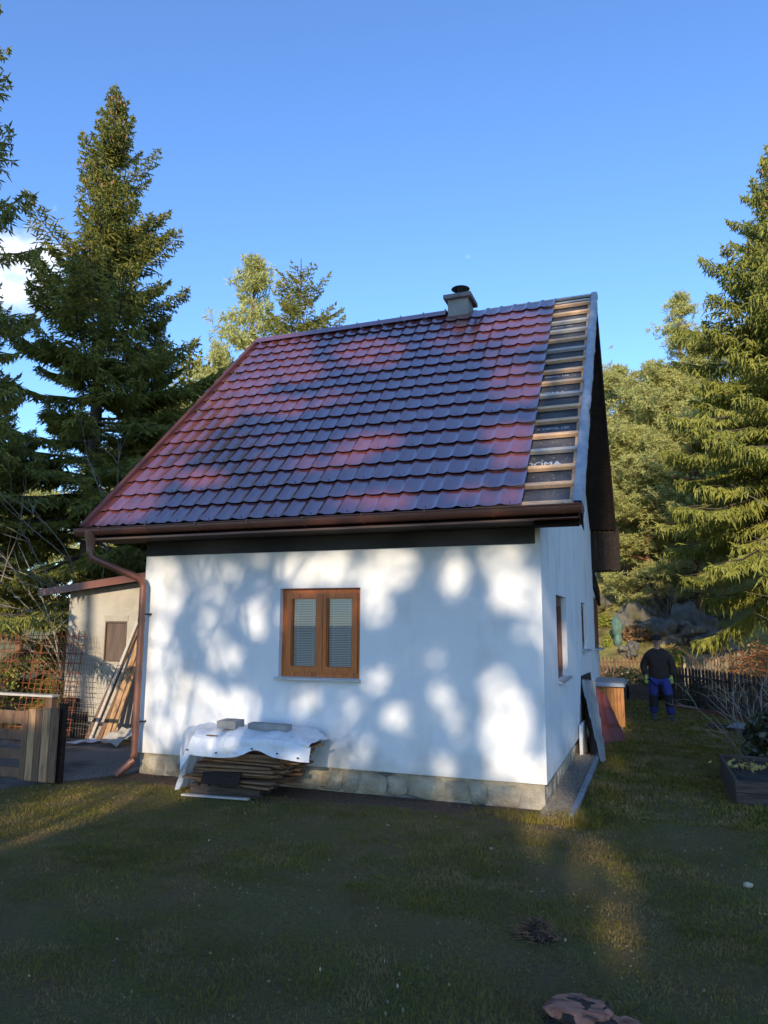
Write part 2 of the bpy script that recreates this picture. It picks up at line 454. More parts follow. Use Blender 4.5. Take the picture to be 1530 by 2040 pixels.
# ================================================================== TERRAIN
def pnoise(x, y, s): return noise.noise(Vector((x * s, y * s, 0.3)))
def axis(a, b, fine0, fine1, df, dc):
    out = []; x = a
    while x < b:
        out.append(x)
        if fine0 <= x <= fine1: x += df
        else:
            dist = min(abs(x - fine0), abs(x - fine1)); x += df + dist * dc
    out.append(b); return out
xs = axis(-700, 700, -14, 10, 0.25, 0.09)
ys = axis(-400, 900, -9, 26, 0.25, 0.09)
def ground_z(x, y):
    z = ground_h(x, y)
    if y > 13.5:
        k = smoothstep(13.5, 17, y)
        z += k * (0.45 * pnoise(x, y, 0.45) + 0.12 * pnoise(x, y, 1.6)) * (0.4 if x < -6 else 1)
    elif not (-13 < x < 1.0 and -0.3 < y < 9):
        z += 0.018 * pnoise(x, y, 0.9) + 0.010 * pnoise(x, y, 3.1)
    return z
gv = [(x, y, ground_z(x, y)) for y in ys for x in xs]
nx = len(xs)
gf = [(j * nx + i, j * nx + i + 1, (j + 1) * nx + i + 1, (j + 1) * nx + i) for j in range(len(ys) - 1) for i in range(nx - 1)]
gm = np_mesh('lawn', np.array(gv), np.array(gf), None or M['soil'], smooth=True)
gm.materials.clear()
# ground material: worn winter turf, bare earth beside the wall, rough grass and rock on the hill
g = bpy.data.materials.new('winter_turf'); g.use_nodes = True
nt = g.node_tree; bs = nt.nodes['Principled BSDF']; bs.inputs['Roughness'].default_value = 0.95; bs.inputs['Specular IOR Level'].default_value = 0.15
tc = nt.nodes.new('ShaderNodeTexCoord')
def nz(scale, detail=6, rough=0.6):
    n = nt.nodes.new('ShaderNodeTexNoise'); n.inputs['Scale'].default_value = scale; n.inputs['Detail'].default_value = detail
    n.inputs['Roughness'].default_value = rough; nt.links.new(tc.outputs['Object'], n.inputs['Vector']); return n
def ramp(fac, stops):
    r = nt.nodes.new('ShaderNodeValToRGB')
    while len(r.color_ramp.elements) < len(stops): r.color_ramp.elements.new(0.5)
    for e, (p_, c) in zip(r.color_ramp.elements, stops): e.position = p_; e.color = (*c, 1)
    nt.links.new(fac, r.inputs[0]); return r.outputs[0]
def mixc(f, a, b):
    n = nt.nodes.new('ShaderNodeMixRGB'); nt.links.new(f, n.inputs[0]); nt.links.new(a, n.inputs[1]); nt.links.new(b, n.inputs[2]); return n.outputs[0]
def mth(op, a, b=None, c=None):
    n = nt.nodes.new('ShaderNodeMath'); n.operation = op; n.use_clamp = False
    for k, v in enumerate((a, b, c)):
        if v is None: continue
        if isinstance(v, (int, float)): n.inputs[k].default_value = v
        else: nt.links.new(v, n.inputs[k])
    return n.outputs[0]
def sstep(v, a, b):
    n = nt.nodes.new('ShaderNodeMapRange'); n.interpolation_type = 'SMOOTHSTEP'; n.inputs[1].default_value = a; n.inputs[2].default_value = b
    nt.links.new(v, n.inputs[0]); return n.outputs[0]
turf = ramp(nz(1.4, 9, 0.7).outputs[0], [(0.36, (0.19, 0.115, 0.055)), (0.5, (0.16, 0.125, 0.042)), (0.64, (0.125, 0.130, 0.036))])
fine = ramp(nz(38, 6, 0.7).outputs[0], [(0.35, (0.05, 0.034, 0.02)), (0.62, (0.19, 0.145, 0.060))])
mx0 = nt.nodes.new('ShaderNodeMixRGB'); mx0.inputs[0].default_value = 0.45
nt.links.new(turf, mx0.inputs[1]); nt.links.new(fine, mx0.inputs[2])
sx = nt.nodes.new('ShaderNodeSeparateXYZ'); nt.links.new(tc.outputs['Object'], sx.inputs[0])
X, Y, Z = sx.outputs
wob = mth('MULTIPLY', mth('SUBTRACT', nz(1.6).outputs[0], 0.5), 1.3)
dirt_f = mth('MULTIPLY', sstep(mth('ADD', Y, wob), -0.75, -0.30), sstep(mth('ADD', Y, 0.0), 9.5, 9.0))
dirt_f = mth('MULTIPLY', dirt_f, sstep(X, 0.55, 0.05))
dirt_f = mth('MULTIPLY', dirt_f, sstep(mth('ADD', X, mth('MULTIPLY', wob, 0.8)), -5.6, -5.1))
dirt = ramp(nz(22, 8, 0.7).outputs[0], [(0.35, (0.075, 0.045, 0.030)), (0.65, (0.18, 0.115, 0.078))])
c1 = mixc(dirt_f, mx0.outputs[0], dirt)
hillgrass = ramp(nz(0.8, 9, 0.7).outputs[0], [(0.35, (0.08, 0.055, 0.03)), (0.46, (0.24, 0.21, 0.07)), (0.56, (0.34, 0.31, 0.10)), (0.66, (0.24, 0.15, 0.07))])
c2 = mixc(sstep(Y, 13.2, 15.0), c1, hillgrass)
patch = sstep(nz(0.55, 5, 0.6).outputs[0], 0.50, 0.66)
pm_ = mth('MULTIPLY', patch, 0.65)
brown = ramp(nz(30, 6, 0.7).outputs[0], [(0.35, (0.085, 0.052, 0.030)), (0.65, (0.22, 0.15, 0.075))])
c2 = mixc(mth('MULTIPLY', pm_, sstep(Y, 13.0, 11.0)), c2, brown)
nt.links.new(c2, bs.inputs['Base Color'])
bp = nt.nodes.new('ShaderNodeBump'); bp.inputs['Strength'].default_value = 0.9; bp.inputs['Distance'].default_value = 0.03
nt.links.new(nz(45, 8, 0.75).outputs[0], bp.inputs['Height']); nt.links.new(bp.outputs[0], bs.inputs['Normal'])
gm.materials.append(g)
lawn = link('lawn', gm); tag(lawn, kind='structure')

# gravel path beside the house
pp = [(-5.22, 0.0), (-5.5, -0.55), (-5.95, -1.15), (-6.6, -1.75), (-7.6, -2.2), (-9.5, -2.5), (-13, -2.6), (-13, 2.2), (-5.22, 2.2)]
bm = bmesh.new(); vs = [bm.verts.new((x, y, 0.012)) for x, y in pp]; bm.faces.new(vs)
bmesh.ops.triangulate(bm, faces=bm.faces[:]); bmesh.ops.subdivide_edges(bm, edges=bm.edges[:], cuts=6, use_grid_fill=True)
for v in bm.verts:
    v.co.z = 0.03 + 0.012 * pnoise(v.co.x, v.co.y, 2.0)
    if v.is_boundary: v.co.z = -0.02; v.co.x += 0.08 * pnoise(v.co.x, v.co.y, 4); v.co.y += 0.08 * pnoise(v.co.y, v.co.x, 4)
me = bpy.data.meshes.new('gravel_path'); bm.to_mesh(me); bm.free()
M['gravel'] = mat('grey_gravel', (0.13, 0.11, 0.095), (0.26, 0.23, 0.19), 55, 0.95, 1.0, 90, c3=(0.07, 0.055, 0.045), s3=1.5, lo3=0.5, hi3=0.7)
tag(link('gravel_path', me, m=M['gravel']), kind='structure')

# ================================================================== HOUSE
house = empty('house', (0, 0, 0), 0, 'white plastered cottage with a brown-red metal tile roof still unfinished at its right edge', 'house')
HL = 5.201                      # length of the eaves wall
YB = 8.1                        # depth of the side wall
EY, EZ = -0.564, 3.12           # tile edge at the eaves
RY, RZ = 3.608, 7.22            # ridge
sl = Vector((0, RY - EY, RZ - EZ)); SLEN = sl.length; sl.normalize()
rn = Vector((0, -sl.z, sl.y))   # roof normal
def rp(x, t, h=0.0):            # point on the roof: x, distance up the slope, height over the tile plane
    return Vector((x, EY, EZ)) + sl * t + rn * h
XL, XR = -5.779, 0.494
ZP = 0.268
TW = 0.32

def wall_plane(mb, P, ops, u0, u1, v0, v1, depth):
    """rectangular wall in (u,v) with openings (ua,ub,va,vb); P(u,v,d) -> point, d = distance into the wall"""
    us = sorted({u0, u1, *[o[0] for o in ops], *[o[1] for o in ops]})
    vs_ = sorted({v0, v1, *[o[2] for o in ops], *[o[3] for o in ops]})
    for i in range(len(us) - 1):
        for j in range(len(vs_) - 1):
            um, vm = (us[i] + us[i + 1]) / 2, (vs_[j] + vs_[j + 1]) / 2
            if any(o[0] < um < o[1] and o[2] < vm < o[3] for o in ops): continue
            for d in (0, depth):
                mb.quad(P(us[i], vs_[j], d), P(us[i + 1], vs_[j], d), P(us[i + 1], vs_[j + 1], d), P(us[i], vs_[j + 1], d))
    for a, b, c, d_ in ops:
        mb.quad(P(a, c, 0), P(b, c, 0), P(b, c, depth), P(a, c, depth))
        mb.quad(P(a, d_, 0), P(b, d_, 0), P(b, d_, depth), P(a, d_, depth))
        mb.quad(P(a, c, 0), P(a, d_, 0), P(a, d_, depth), P(a, c, depth))
        mb.quad(P(b, c, 0), P(b, d_, 0), P(b, d_, depth), P(b, c, depth))

W1 = (-3.172, -2.111, 1.274, 2.332)
G1 = (1.19, 2.26, 1.235, 2.275)
G2 = (4.42, 5.16, 1.50, 2.27)
G3 = (7.05, 7.95, 1.44, 2.45)
ZS = 2.99
mb = MB()
wall_plane(mb, lambda u, v, d: (u, d, v), [W1], -HL, 0, ZP, ZS, TW)
wall_plane(mb, lambda u, v, d: (-d, u, v), [G1, G2, G3], 0, YB, ZP, ZS, TW)
mb.quad((-HL, 0, ZP), (0, 0, ZP), (0, TW, ZP), (-HL, TW, ZP))
mb.quad((-TW, TW, ZP), (0, TW, ZP), (0, YB, ZP), (-TW, YB, ZP))
def zroof(y):   # underside of the roof deck
    return (EZ - 0.24 + (y - EY) * sl.z / sl.y) if y < RY else (RZ - 0.24 - (y - RY) * sl.z / sl.y)
ytop = RY + (RZ - 0.24 - 2.99) * sl.y / sl.z
for xx in (0, -HL):
    mb.poly([(xx, 0, ZS), (xx, min(ytop, YB), ZS), (xx, RY, zroof(RY)), (xx, 0, zroof(0))])
mb.box(-HL, -HL + TW, TW, YB, ZP, ZS)
mb.box(-HL + TW, -TW, YB - TW, YB, ZP, ZS)
part('wall', mb, M['plaster'], house)
mb = MB(); mb.box(-HL + TW + 0.02, -TW - 0.02, TW + 1.6, TW + 1.7, 0.2, 2.9); part('interior_wall', mb, M['interior'], house)
M['band'] = mat('dark_grey_strip', (0.040, 0.040, 0.042), (0.085, 0.080, 0.078), 1.2, 0.95, 0.4, 60)
mb = MB(); mb.box(-HL - .001, -0.055, -0.004, 0.02, 2.785, ZS); part('dark_wall_strip', mb, M['band'], house)  # dark grey strip along the top of the front wall

# foundation: recessed mortar core and rough stones set in it
mb = MB()
mb.box(-HL + 0.03, -0.03, 0.05, TW, -0.3, ZP - 0.002)
mb.box(-TW, -0.05, TW, YB, -0.3, ZP - 0.002)
mb.box(-HL + 0.03, -HL + TW, TW, YB, -0.3, ZP - 0.002)
part('foundation', mb, M['mortar'], house)
def stone_mesh(w, h, d, seed):
    rr = random.Random(seed)
    bm = bmesh.new(); n = 12
    ring, inner = [], []
    base = [(-.5, -.36), (-.36, -.5), (0, -.52), (.36, -.5), (.5, -.34), (.52, 0), (.5, .36), (.34, .5), (0, .5), (-.36, .52), (-.5, .34), (-.5, 0)]
    for cx, cz in base:
        cx += rr.uniform(-.07, .07); cz += rr.uniform(-.08, .05)
        ring.append(bm.verts.new((cx * w, 0.012, cz * h)))
        inner.append(bm.verts.new((cx * w * 0.84, -d * rr.uniform(0.6, 1.0), cz * h * 0.82)))
    c = bm.verts.new((rr.uniform(-.1, .1) * w, -d * 1.15, rr.uniform(-.1, .1) * h))
    for k in range(n):
        bm.faces.new((ring[k], ring[(k + 1) % n], inner[(k + 1) % n], inner[k])); bm.faces.new((inner[k], inner[(k + 1) % n], c))
    bmesh.ops.recalc_face_normals(bm, faces=bm.faces[:])
    me = bpy.data.meshes.new('foundation_stone'); bm.to_mesh(me); bm.free()
    me.polygons.foreach_set('use_smooth', [True] * len(me.polygons))
    me.materials.append(M['stone'])
    return me
stones = [stone_mesh(w, 0.25, 0.026, i + 40) for i, w in enumerate((0.36, 0.24, 0.44, 0.30, 0.20))]
x = -HL + 0.18; i = 0
while x < -0.22:
    w = (0.36, 0.24, 0.44, 0.30, 0.20)[i % 5]
    s_ = link('foundation_stone', stones[i % 5], house, loc=(x + w / 2 - 0.1, 0.05, 0.125 + random.uniform(-.02, .015)), rot=(0, random.uniform(-.05, .05), 0), scale=(1, 1, random.uniform(0.8, 1.05)))
    x += w * 0.97; i += 1
y = 0.25
while y < 3.2:
    w = (0.36, 0.24, 0.44, 0.30, 0.20)[i % 5]
    link('foundation_stone', stones[i % 5], house, loc=(-0.05, y, 0.125), rot=(0, random.uniform(-.05, .05), math.pi / 2), scale=(1, 1, random.uniform(0.8, 1.05)))
    y += w; i += 1

# windows
def framebox(mb, P, a, b, c, d, w, d0, d1):
    """rectangular frame profile w wide between a..b, c..d"""
    for (ua, ub, va, vb) in ((a, a + w, c, d), (b - w, b, c, d), (a + w, b - w, c, c + w), (a + w, b - w, d - w, d)):
        q = [P(ua, va, d1), P(ub, va, d1), P(ub, va, d0), P(ua, va, d0), P(ua, vb, d1), P(ub, vb, d1), P(ub, vb, d0), P(ua, vb, d0)]
        mb.hexa(q)
def make_window(op, P0, sashes, m, blinds, sillside, fwd=0.0):
    P = lambda u, v, d: P0(u, v, d - fwd)
    a, b, c, d = op
    mb = MB(); framebox(mb, P, a + 0.002, b - 0.002, c + 0.002, d - 0.002, 0.055, 0.075, 0.155)
    win = part('window', mb, m, house)
    n = sashes; w = (b - a - 0.11) / n
    for k in range(n):
        ua = a + 0.055 + k * w + 0.003; ub = ua + w - 0.006
        mb = MB(); framebox(mb, P, ua, ub, c + 0.058, d - 0.058, 0.068, 0.060, 0.13)
        for (q0, q1, r0, r1) in ((ua + .068, ua + .078, c + .126, d - .126), (ub - .078, ub - .068, c + .126, d - .126)):
            mb.hexa([P(q0, r0, .12), P(q1, r0, .12), P(q1, r0, .075), P(q0, r0, .075), P(q0, r1, .12), P(q1, r1, .12), P(q1, r1, .075), P(q0, r1, .075)])
        part('sash', mb, m, win)
        mb = MB(); mb.quad(P(ua + .06, c + .12, .10), P(ub - .06, c + .12, .10), P(ub - .06, d - .12, .10), P(ua + .06, d - .12, .10)); part('pane', mb, M['glass'], win)
        if blinds:
            mb = MB(); zz = c + 0.150; u0, u1 = ua + 0.078, ub - 0.078
            zt = d - 0.145
            while zz < zt:
                mb.quad(P(u0, zz, .118), P(u1, zz, .118), P(u1, zz + 0.0145, .130), P(u0, zz + 0.0145, .130)); zz += 0.0205
            mb.hexa([P(u0, zt, .145), P(u1, zt, .145), P(u1, zt, .122), P(u0, zt, .122), P(u0, zt + .02, .145), P(u1, zt + .02, .145), P(u1, zt + .02, .122), P(u0, zt + .02, .122)])
            mb.hexa([P(u0, c + .13, .145), P(u1, c + .13, .145), P(u1, c + .13, .125), P(u0, c + .13, .125), P(u0, c + .143, .145), P(u1, c + .143, .145), P(u1, c + .143, .125), P(u0, c + .143, .125)])
            for uu in (u0 + 0.055, u1 - 0.055):
                mb.hexa([P(uu, c + .13, .125), P(uu + .004, c + .13, .125), P(uu + .004, c + .13, .121), P(uu, c + .13, .121), P(uu, zt, .125), P(uu + .004, zt, .125), P(uu + .004, zt, .121), P(uu, zt, .121)])
            part('blind', mb, M['blind'], win)
    if n == 2:
        um = (a + b) / 2
        mb = MB(); mb.hexa([P(um - .022, c + .062, .065), P(um + .022, c + .062, .065), P(um + .022, c + .062, .050), P(um - .022, c + .062, .050), P(um - .022, d - .062, .065), P(um + .022, d - .062, .065), P(um + .022, d - .062, .050), P(um - .022, d - .062, .050)])
        part('mullion', mb, m, win)
    # sill
    mb = MB(); e = 0.035
    mb.hexa([P(a - e, c - .030, -.055), P(b + e * .4, c - .030, -.055), P(b + e * .4, c - .020, .12), P(a - e, c - .020, .12), P(a - e, c - .006, -.055), P(b + e * .4, c - .006, -.055), P(b + e * .4, c + .004, .12), P(a - e, c + .004, .12)])
    part('sill', mb, M['sill'], win)
    return win
PF = lambda u, v, d: (u, d, v)
PG = lambda u, v, d: (-d, u, v)
make_window(W1, PF, 2, M['oak'], True, 'front')
make_window(G1, PG, 1, M['walnut'], True, 'side')
make_window(G2, PG, 1, M['walnut'], False, 'side', 0.03)
make_window(G3, PG, 1, M['walnut'], False, 'side', 0.075)

# ---- roof: decks, eaves box, ridge
mb = MB()
DK = -0.085
t1 = SLEN
def slab(mb, x0, x1, A, B, th, nrm):
    A, B = Vector(A), Vector(B)
    mb.hexa([(x0, *(A - nrm * th).yz), (x1, *(A - nrm * th).yz), (x1, *(B - nrm * th).yz), (x0, *(B - nrm * th).yz), (x0, *A.yz), (x1, *A.yz), (x1, *B.yz), (x0, *B.yz)])
slab(mb, XL + 0.02, XR - 0.02, rp(0, 0.03, DK), rp(0, t1 - 0.01, DK), 0.10, rn)
bn = Vector((0, sl.z, sl.y)); bs_ = Vector((0, sl.y, -sl.z))
rb = Vector((0, RY, RZ))
slab(mb, XL + 0.02, XR - 0.02, rb + bs_ * 0.02 + bn * (-0.05), rb + bs_ * 4.75 + bn * (-0.05), 0.14, bn)
roof = part('roof', mb, M['darkwood'], house)
mb = MB(); mb.quad(rp(-0.6, 0.03, DK + .004), rp(XR - 0.03, 0.03, DK + .004), rp(XR - 0.03, t1 - 0.02, DK + .004), rp(-0.6, t1 - 0.02, DK + .004))
part('underlay', mb, M['underlay'], roof)

# battens and counter battens
rr = random.Random(4)
ROW = SLEN / 17.0
mb = MB(); mb.bar(rp(0.395, 0.02, DK + .014), rp(0.395, t1 - 0.05, DK + .014), 0.05, 0.026, rn); part('counter_batten', mb, M['batten'], roof)
mb = MB(); mb.bar(rp(-0.45, 0.02, DK + .014), rp(-0.45, t1 - 0.05, DK + .014), 0.05, 0.026, rn); part('counter_batten', mb, M['batten'], roof)
bt = MB(); bt.cbox(-0.62, 0.42, -0.030, 0.030, -0.024, 0.024, 0.003)
bme = bt.mesh('batten', M['batten']); bme_old = bme.copy(); bme_old.materials.clear(); bme_old.materials.append(M['battenold'])
ang = math.atan2(sl.z, sl.y)
for k in range(18):
    t = 0.06 + k * ROW if k < 17 else t1 - 0.075
    if k == 17: t = t1 - 0.16
    p_ = rp(0, t + (rr.uniform(-.01, .01)), DK + 0.050)
    link('batten', bme_old if k in (3, 7, 11, 13, 14, 17) else bme, roof, loc=p_, rot=(ang, 0, rr.uniform(-.004, .004)))
mb = MB(); mb.bar(rp(-1.3, t1 - 0.03, -0.02), rp(XR - 0.02, t1 - 0.03, -0.02), 0.05, 0.06, rn); part('ridge_batten', mb, M['battenold'], roof)

# printed words on the underlay
def text_mesh(body, size):
    cu = bpy.data.curves.new('t', 'FONT'); cu.body = body; cu.size = size; cu.offset = 0.0015
    ob = bpy.data.objects.new('t', cu); COL.objects.link(ob)
    bpy.context.view_layer.update()
    dg = bpy.context.evaluated_depsgraph_get()
    me = bpy.data.meshes.new_from_object(ob.evaluated_get(dg))
    bpy.data.objects.remove(ob); bpy.data.curves.remove(cu)
    me.name = 'printed_word'; me.materials.clear(); me.materials.append(M['print'])
    return me
tm1, tm2 = text_mesh('DOMA', 0.115), text_mesh('A DEFOL 135', 0.058)
for me_, x_, t_ in ((tm1, -0.165, 0.855), (tm2, -0.10, 1.66), (tm1, -0.21, 2.57), (tm2, -0.18, 3.08), (tm1, -0.25, 4.29), (tm2, -0.22, 4.80)):
    link('printed_word', me_, roof, loc=rp(x_ + 0.0, t_, DK + .008), rot=(ang, 0, 0), scale=(1.15, 1.0, 1))

# crumpled membrane folded over the right verge
V = []; F = []; n1 = 90; prof = [(0.412, 0.004), (0.422, 0.016), (0.445, 0.020), (0.47, 0.018), (0.50, 0.012), (0.515, -0.02), (0.518, -0.09)]
for i_ in range(n1 + 1):
    t = t1 * i_ / n1
    for j, (px_, h) in enumerate(prof):
        wv = 0.016 * noise.noise(Vector((t * 2.2, j * 0.35, 1.0))) + 0.010 * noise.noise(Vector((t * 7, j * 0.7, 3.0)))
        nn = 0.012 * noise.noise(Vector((t * 6, j * 0.9, 7.0))) + 0.006 * noise.noise(Vector((t * 17, j * 1.5, 9.0)))
        gap = -0.03 * math.exp(-((t - 2.02) / 0.07) ** 2) if j >= 4 else 0
        V.append(rp(px_ + wv + gap, t, h + nn + 0.012))
for i_ in range(n1):
    for j in range(len(prof) - 1):
        a = i_ * len(prof) + j; F.append((a, a + 1, a + 1 + len(prof), a + len(prof)))
me = bpy.data.meshes.new('membrane_strip'); me.from_pydata([tuple(v) for v in V], [], F); me.materials.append(M['membrane'])
me.polygons.foreach_set('use_smooth', [True] * len(F))
link('membrane_strip', me, roof)

# metal tiles, one object per pressed tile
TWID = 0.2285
X0T = -0.093
def tile_mesh():
    V, F = [], []
    ns, nt_ = 12, 2
    def H(s): 
        c = 0.5 + 0.5 * math.cos(2 * math.pi * s)
        sk = s ** 0.85 if s < 0.5 else s
        c = 0.5 + 0.5 * math.cos(2 * math.pi * sk)
        return 0.023 * c ** 2.8
    for j in range(nt_ + 1):
        t = j / nt_
        for i_ in range(ns + 1):
            s = i_ / ns
            V.append((-s * TWID, t * (ROW + 0.004), H(s) + 0.025 * (1 - t)))
    for j in range(nt_):
        for i_ in range(ns):
            a = j * (ns + 1) + i_; F.append((a + 1, a, a + ns + 1, a + ns + 2))
    b0 = len(V)
    for i_ in range(ns + 1):
        s = i_ / ns; V.append((-s * TWID, -0.003, H(s) + 0.025)); 
    for i_ in range(ns + 1):
        s = i_ / ns; V.append((-s * TWID, 0.030, H(s) * .9 + 0.004))
    for i_ in range(ns):
        a = b0 + i_; F.append((a, a + 1, a + ns + 2, a + ns + 1))
        F.append((i_, i_ + 1, b0 + i_ + 1, b0 + i_))
    return V, F
TV, TF = tile_mesh()
tme = bpy.data.meshes.new('roof_tile'); tme.from_pydata(TV, [], TF); tme.materials.append(M['tile'])
tme.polygons.foreach_set('use_smooth', [True] * len(TF)); tme.update()
tme.set_sharp_from_angle(angle=R_(50))
tiles = []
for r in range(17):
    for c in range(25):
        x = X0T - c * TWID
        jog = -0.0035 * r * 0.9
        tiles.append((x + jog, r * ROW - 0.004, r, c))
def cdist(tl):
    return (rp(tl[0], tl[1]) - CAM).length
tiles.sort(key=cdist)
for (x, t, r, c) in tiles[:299]:
    link('roof_tile', tme, roof, loc=rp(x, t, 0.0), rot=(ang, 0, 0))
VV, FF = [], []
Rm = Matrix.Rotation(ang, 3, 'X')
tvr = [Rm @ Vector(v) for v in TV]
for (x, t, r, c) in tiles[299:]:
    o_ = rp(x, t, 0.0); b_ = len(VV)
    VV += [tuple(v + o_) for v in tvr]; FF += [tuple(q + b_ for q in f) for f in TF]
me = bpy.data.meshes.new('roof_tile'); me.from_pydata(VV, [], FF); me.materials.append(M['tile'])
me.polygons.foreach_set('use_smooth', [True] * len(FF)); me.update(); me.set_sharp_from_angle(angle=R_(50))
tag(link('roof_tile', me, roof), kind='stuff')
# tile screws
mb = MB()
for (x, t, r, c) in tiles:
    if (c + r) % 2 == 0 and c % 2 == 0:
        p_ = rp(x - TWID * 0.55, t + 0.035, 0.028); mb.box(p_.x - .005, p_.x + .005, p_.y - .005, p_.y + .005, p_.z - .004, p_.z + .006)
tag(part('tile_screw', mb, M['black'], roof), kind='stuff')

# left verge trim and ridge caps
mb = MB()
mb.bar(rp(XL + 0.02, -0.03, 0.02), rp(XL + 0.02, t1, 0.02), 0.07, 0.09, rn)
part('verge_trim', mb, M['verge'], roof)
def ridge_cap(x0, x1):
    V, F = [], []; n = 8
    for x in (x0, x1):
        for k in range(n + 1):
            a = math.pi * (0.02 + 0.96 * k / n)
            if k in (0, n):
                yy = -0.125 if k == n else 0.125; zz = -0.075
                V.append((x, RY + yy, RZ + 0.035 + zz))
            else:
                V.append((x, RY + 0.085 * math.cos(a), RZ + 0.035 + 0.07 * math.sin(a) - 0.02))
    for k in range(n): F.append((k, k + 1, n + 2 + k, n + 1 + k))
    me = bpy.data.meshes.new('ridge_cap'); me.from_pydata(V, [], F); me.materials.append(M['tile'])
    me.polygons.foreach_set('use_smooth', [True] * len(F))
    o = link('ridge_cap', me, roof)
    s = MB()
    for xx in (x0 + 0.06, x1 - 0.04):
        s.lathe((xx, RY - 0.05, RZ + 0.08), [(0.014, 0), (0.014, 0.012), (0.006, 0.018)], 6)
    s.box(x1 - 0.012, x1 + 0.008, RY - 0.09, RY + 0.09, RZ - 0.0, RZ + 0.092)
    part('cap_rib', s, M['tile'], o) if False else link('cap_screw', s.mesh('cap_screw', M['tile']), o) if False else None
x = XL + 0.02
caps = []
while x < -2.05:
    x2 = min(x + 0.42, -2.0); caps.append((x, x2)); x = x2
for a, b in caps: ridge_cap(a, b - 0.004)

mb = MB()
for a, b in caps:
    mb.lathe((b - 0.03, RY - 0.03, RZ + 0.080), [(0.013, 0), (0.013, 0.014), (0.006, 0.022)], 6)
tag(part('ridge_screw', mb, M['gutter'], roof), kind='stuff')

# eaves: fascia, boxed soffit, verge soffit, rafters, rear eaves box
mb = MB(); mb.box(XL + 0.03, XR - 0.03, -0.50, -0.478, 2.965, 3.10); part('fascia', mb, M['darkwood'], roof)
mb = MB()
for k in range(5):
    mb.box(XL + 0.03, XR - 0.03, -0.476 + k * 0.096, -0.476 + k * 0.096 + 0.092, 2.968, 2.988)
part('soffit', mb, M['darkwood'], roof)
for k in range(12):
    t = 0.12 + k * 0.46
    mb = MB(); mb.bar(rp(XR - 0.03, t, DK - 0.125), rp(0.003, t, DK - 0.125), 0.44, 0.022, rn); part('verge_board', mb, M['darkwood'], roof)
mb = MB(); mb.bar(rp(XR - 0.015, 0.0, DK - 0.08), rp(XR - 0.015, t1 - 0.02, DK - 0.08), 0.028, 0.19, rn); part('barge_board', mb, M['darkwood'], roof)
mb = MB()
pb0 = rb + bs_ * 0.02 + bn * (-0.13); pb1 = rb + bs_ * 4.75 + bn * (-0.13)
mb.bar((XR - 0.015, pb0.y, pb0.z), (XR - 0.015, pb1.y, pb1.z), 0.028, 0.19, bn); part('barge_board', mb, M['darkwood'], roof)
for yy, zz in ((1.0, 4.1), (RY, 6.55)):
    mb = MB(); mb.box(0.002, XR - 0.05, yy - 0.06, yy + 0.06, zz - 0.16, zz); part('purlin', mb, M['darkwood'], roof)
k = 0
xx = 0.003
while xx < 0.46:
    mb = MB(); mb.box(xx, xx + 0.088, 6.93, 6.955, 2.97, 3.80); part('rear_eaves_board', mb, M['darkwood'], roof); xx += 0.091
mb = MB(); mb.box(0.003, 0.475, 6.95, 7.30, 3.655, 3.70); mb.box(0.003, 0.47, 6.96, 7.3, 2.955, 2.968); part('rear_eaves_box', mb, M['darkwood'], roof)
mb = MB(); mb.hexa([(0.003, 7.0, 2.62), (0.05, 7.0, 2.62), (0.05, 8.25, 2.30), (0.003, 8.25, 2.30), (0.003, 7.0, 2.95), (0.05, 7.0, 2.95), (0.05, 8.25, 2.62), (0.003, 8.25, 2.62)]); part('side_cladding', mb, M['darkwood'], house)
# metal corner flashing at the end of the eaves box
mb = MB(); mb.hexa([(XR - .028, -.62, 2.97), (XR - .02, -.62, 2.97), (XR - .02, -.05, 2.90), (XR - .028, -.05, 2.90), (XR - .028, -.60, 3.09), (XR - .02, -.60, 3.09), (XR - .02, -.25, 3.20), (XR - .028, -.25, 3.20)]); part('eaves_end_board', mb, M['darkwood'], roof)
mb = MB(); mb.poly([(XR + 0.012, -0.45, 3.07), (XR + 0.012, -0.30, 3.05), (XR + 0.012, -0.44, 3.18)]); mb.poly([(XR + 0.016, -0.45, 3.07), (XR + 0.016, -0.44, 3.18), (XR + 0.016, -0.30, 3.05)])
part('flashing_scrap', mb, M['membrane'], roof)

# gutter with front bead, outlet, brackets
GY, GZ, GR = -0.600, 3.085, 0.068
def gutter_mesh():
    V, F = [], []; n = 10
    x0, x1 = XL - 0.06, XR + 0.015
    pr = []
    for k in range(n + 1):
        a = math.pi + math.pi * k / n
        pr.append((GY - GR * math.cos(a + math.pi) , GZ + GR * 1.05 * math.sin(a)))
    pr = [(GY + GR * math.cos(math.pi + math.pi * k / n), GZ + GR * 1.15 * math.sin(math.pi + math.pi * k / n)) for k in range(n + 1)]
    bead = [(GY - GR - 0.010, GZ + 0.001), (GY - GR - 0.016, GZ + 0.010), (GY - GR - 0.008, GZ + 0.018), (GY - GR + 0.002, GZ + 0.012)]
    outer = bead[::-1][:0] + pr
    inner = [(GY + (y - GY) * 0.95, GZ + (z - GZ) * 0.95) for y, z in pr][::-1]
    loop = pr + [(GY + GR, GZ + 0.03), (GY + GR - .004, GZ + 0.03)] + inner + bead
    for x in (x0, x1):
        for y, z in loop: V.append((x, y, z))
    m = len(loop)
    for k in range(m): F.append((k, (k + 1) % m, m + (k + 1) % m, m + k))
    # end caps
    for x, off in ((x0, 0), (x1, m)):
        F.append(tuple(off + k for k in range(n + 1)))
    return V, F
V, F = gutter_mesh()
me = bpy.data.meshes.new('gutter'); me.from_pydata(V, [], F); me.materials.append(M['gutter']); me.polygons.foreach_set('use_smooth', [True] * len(F)); me.update(); me.set_sharp_from_angle(angle=R_(40))
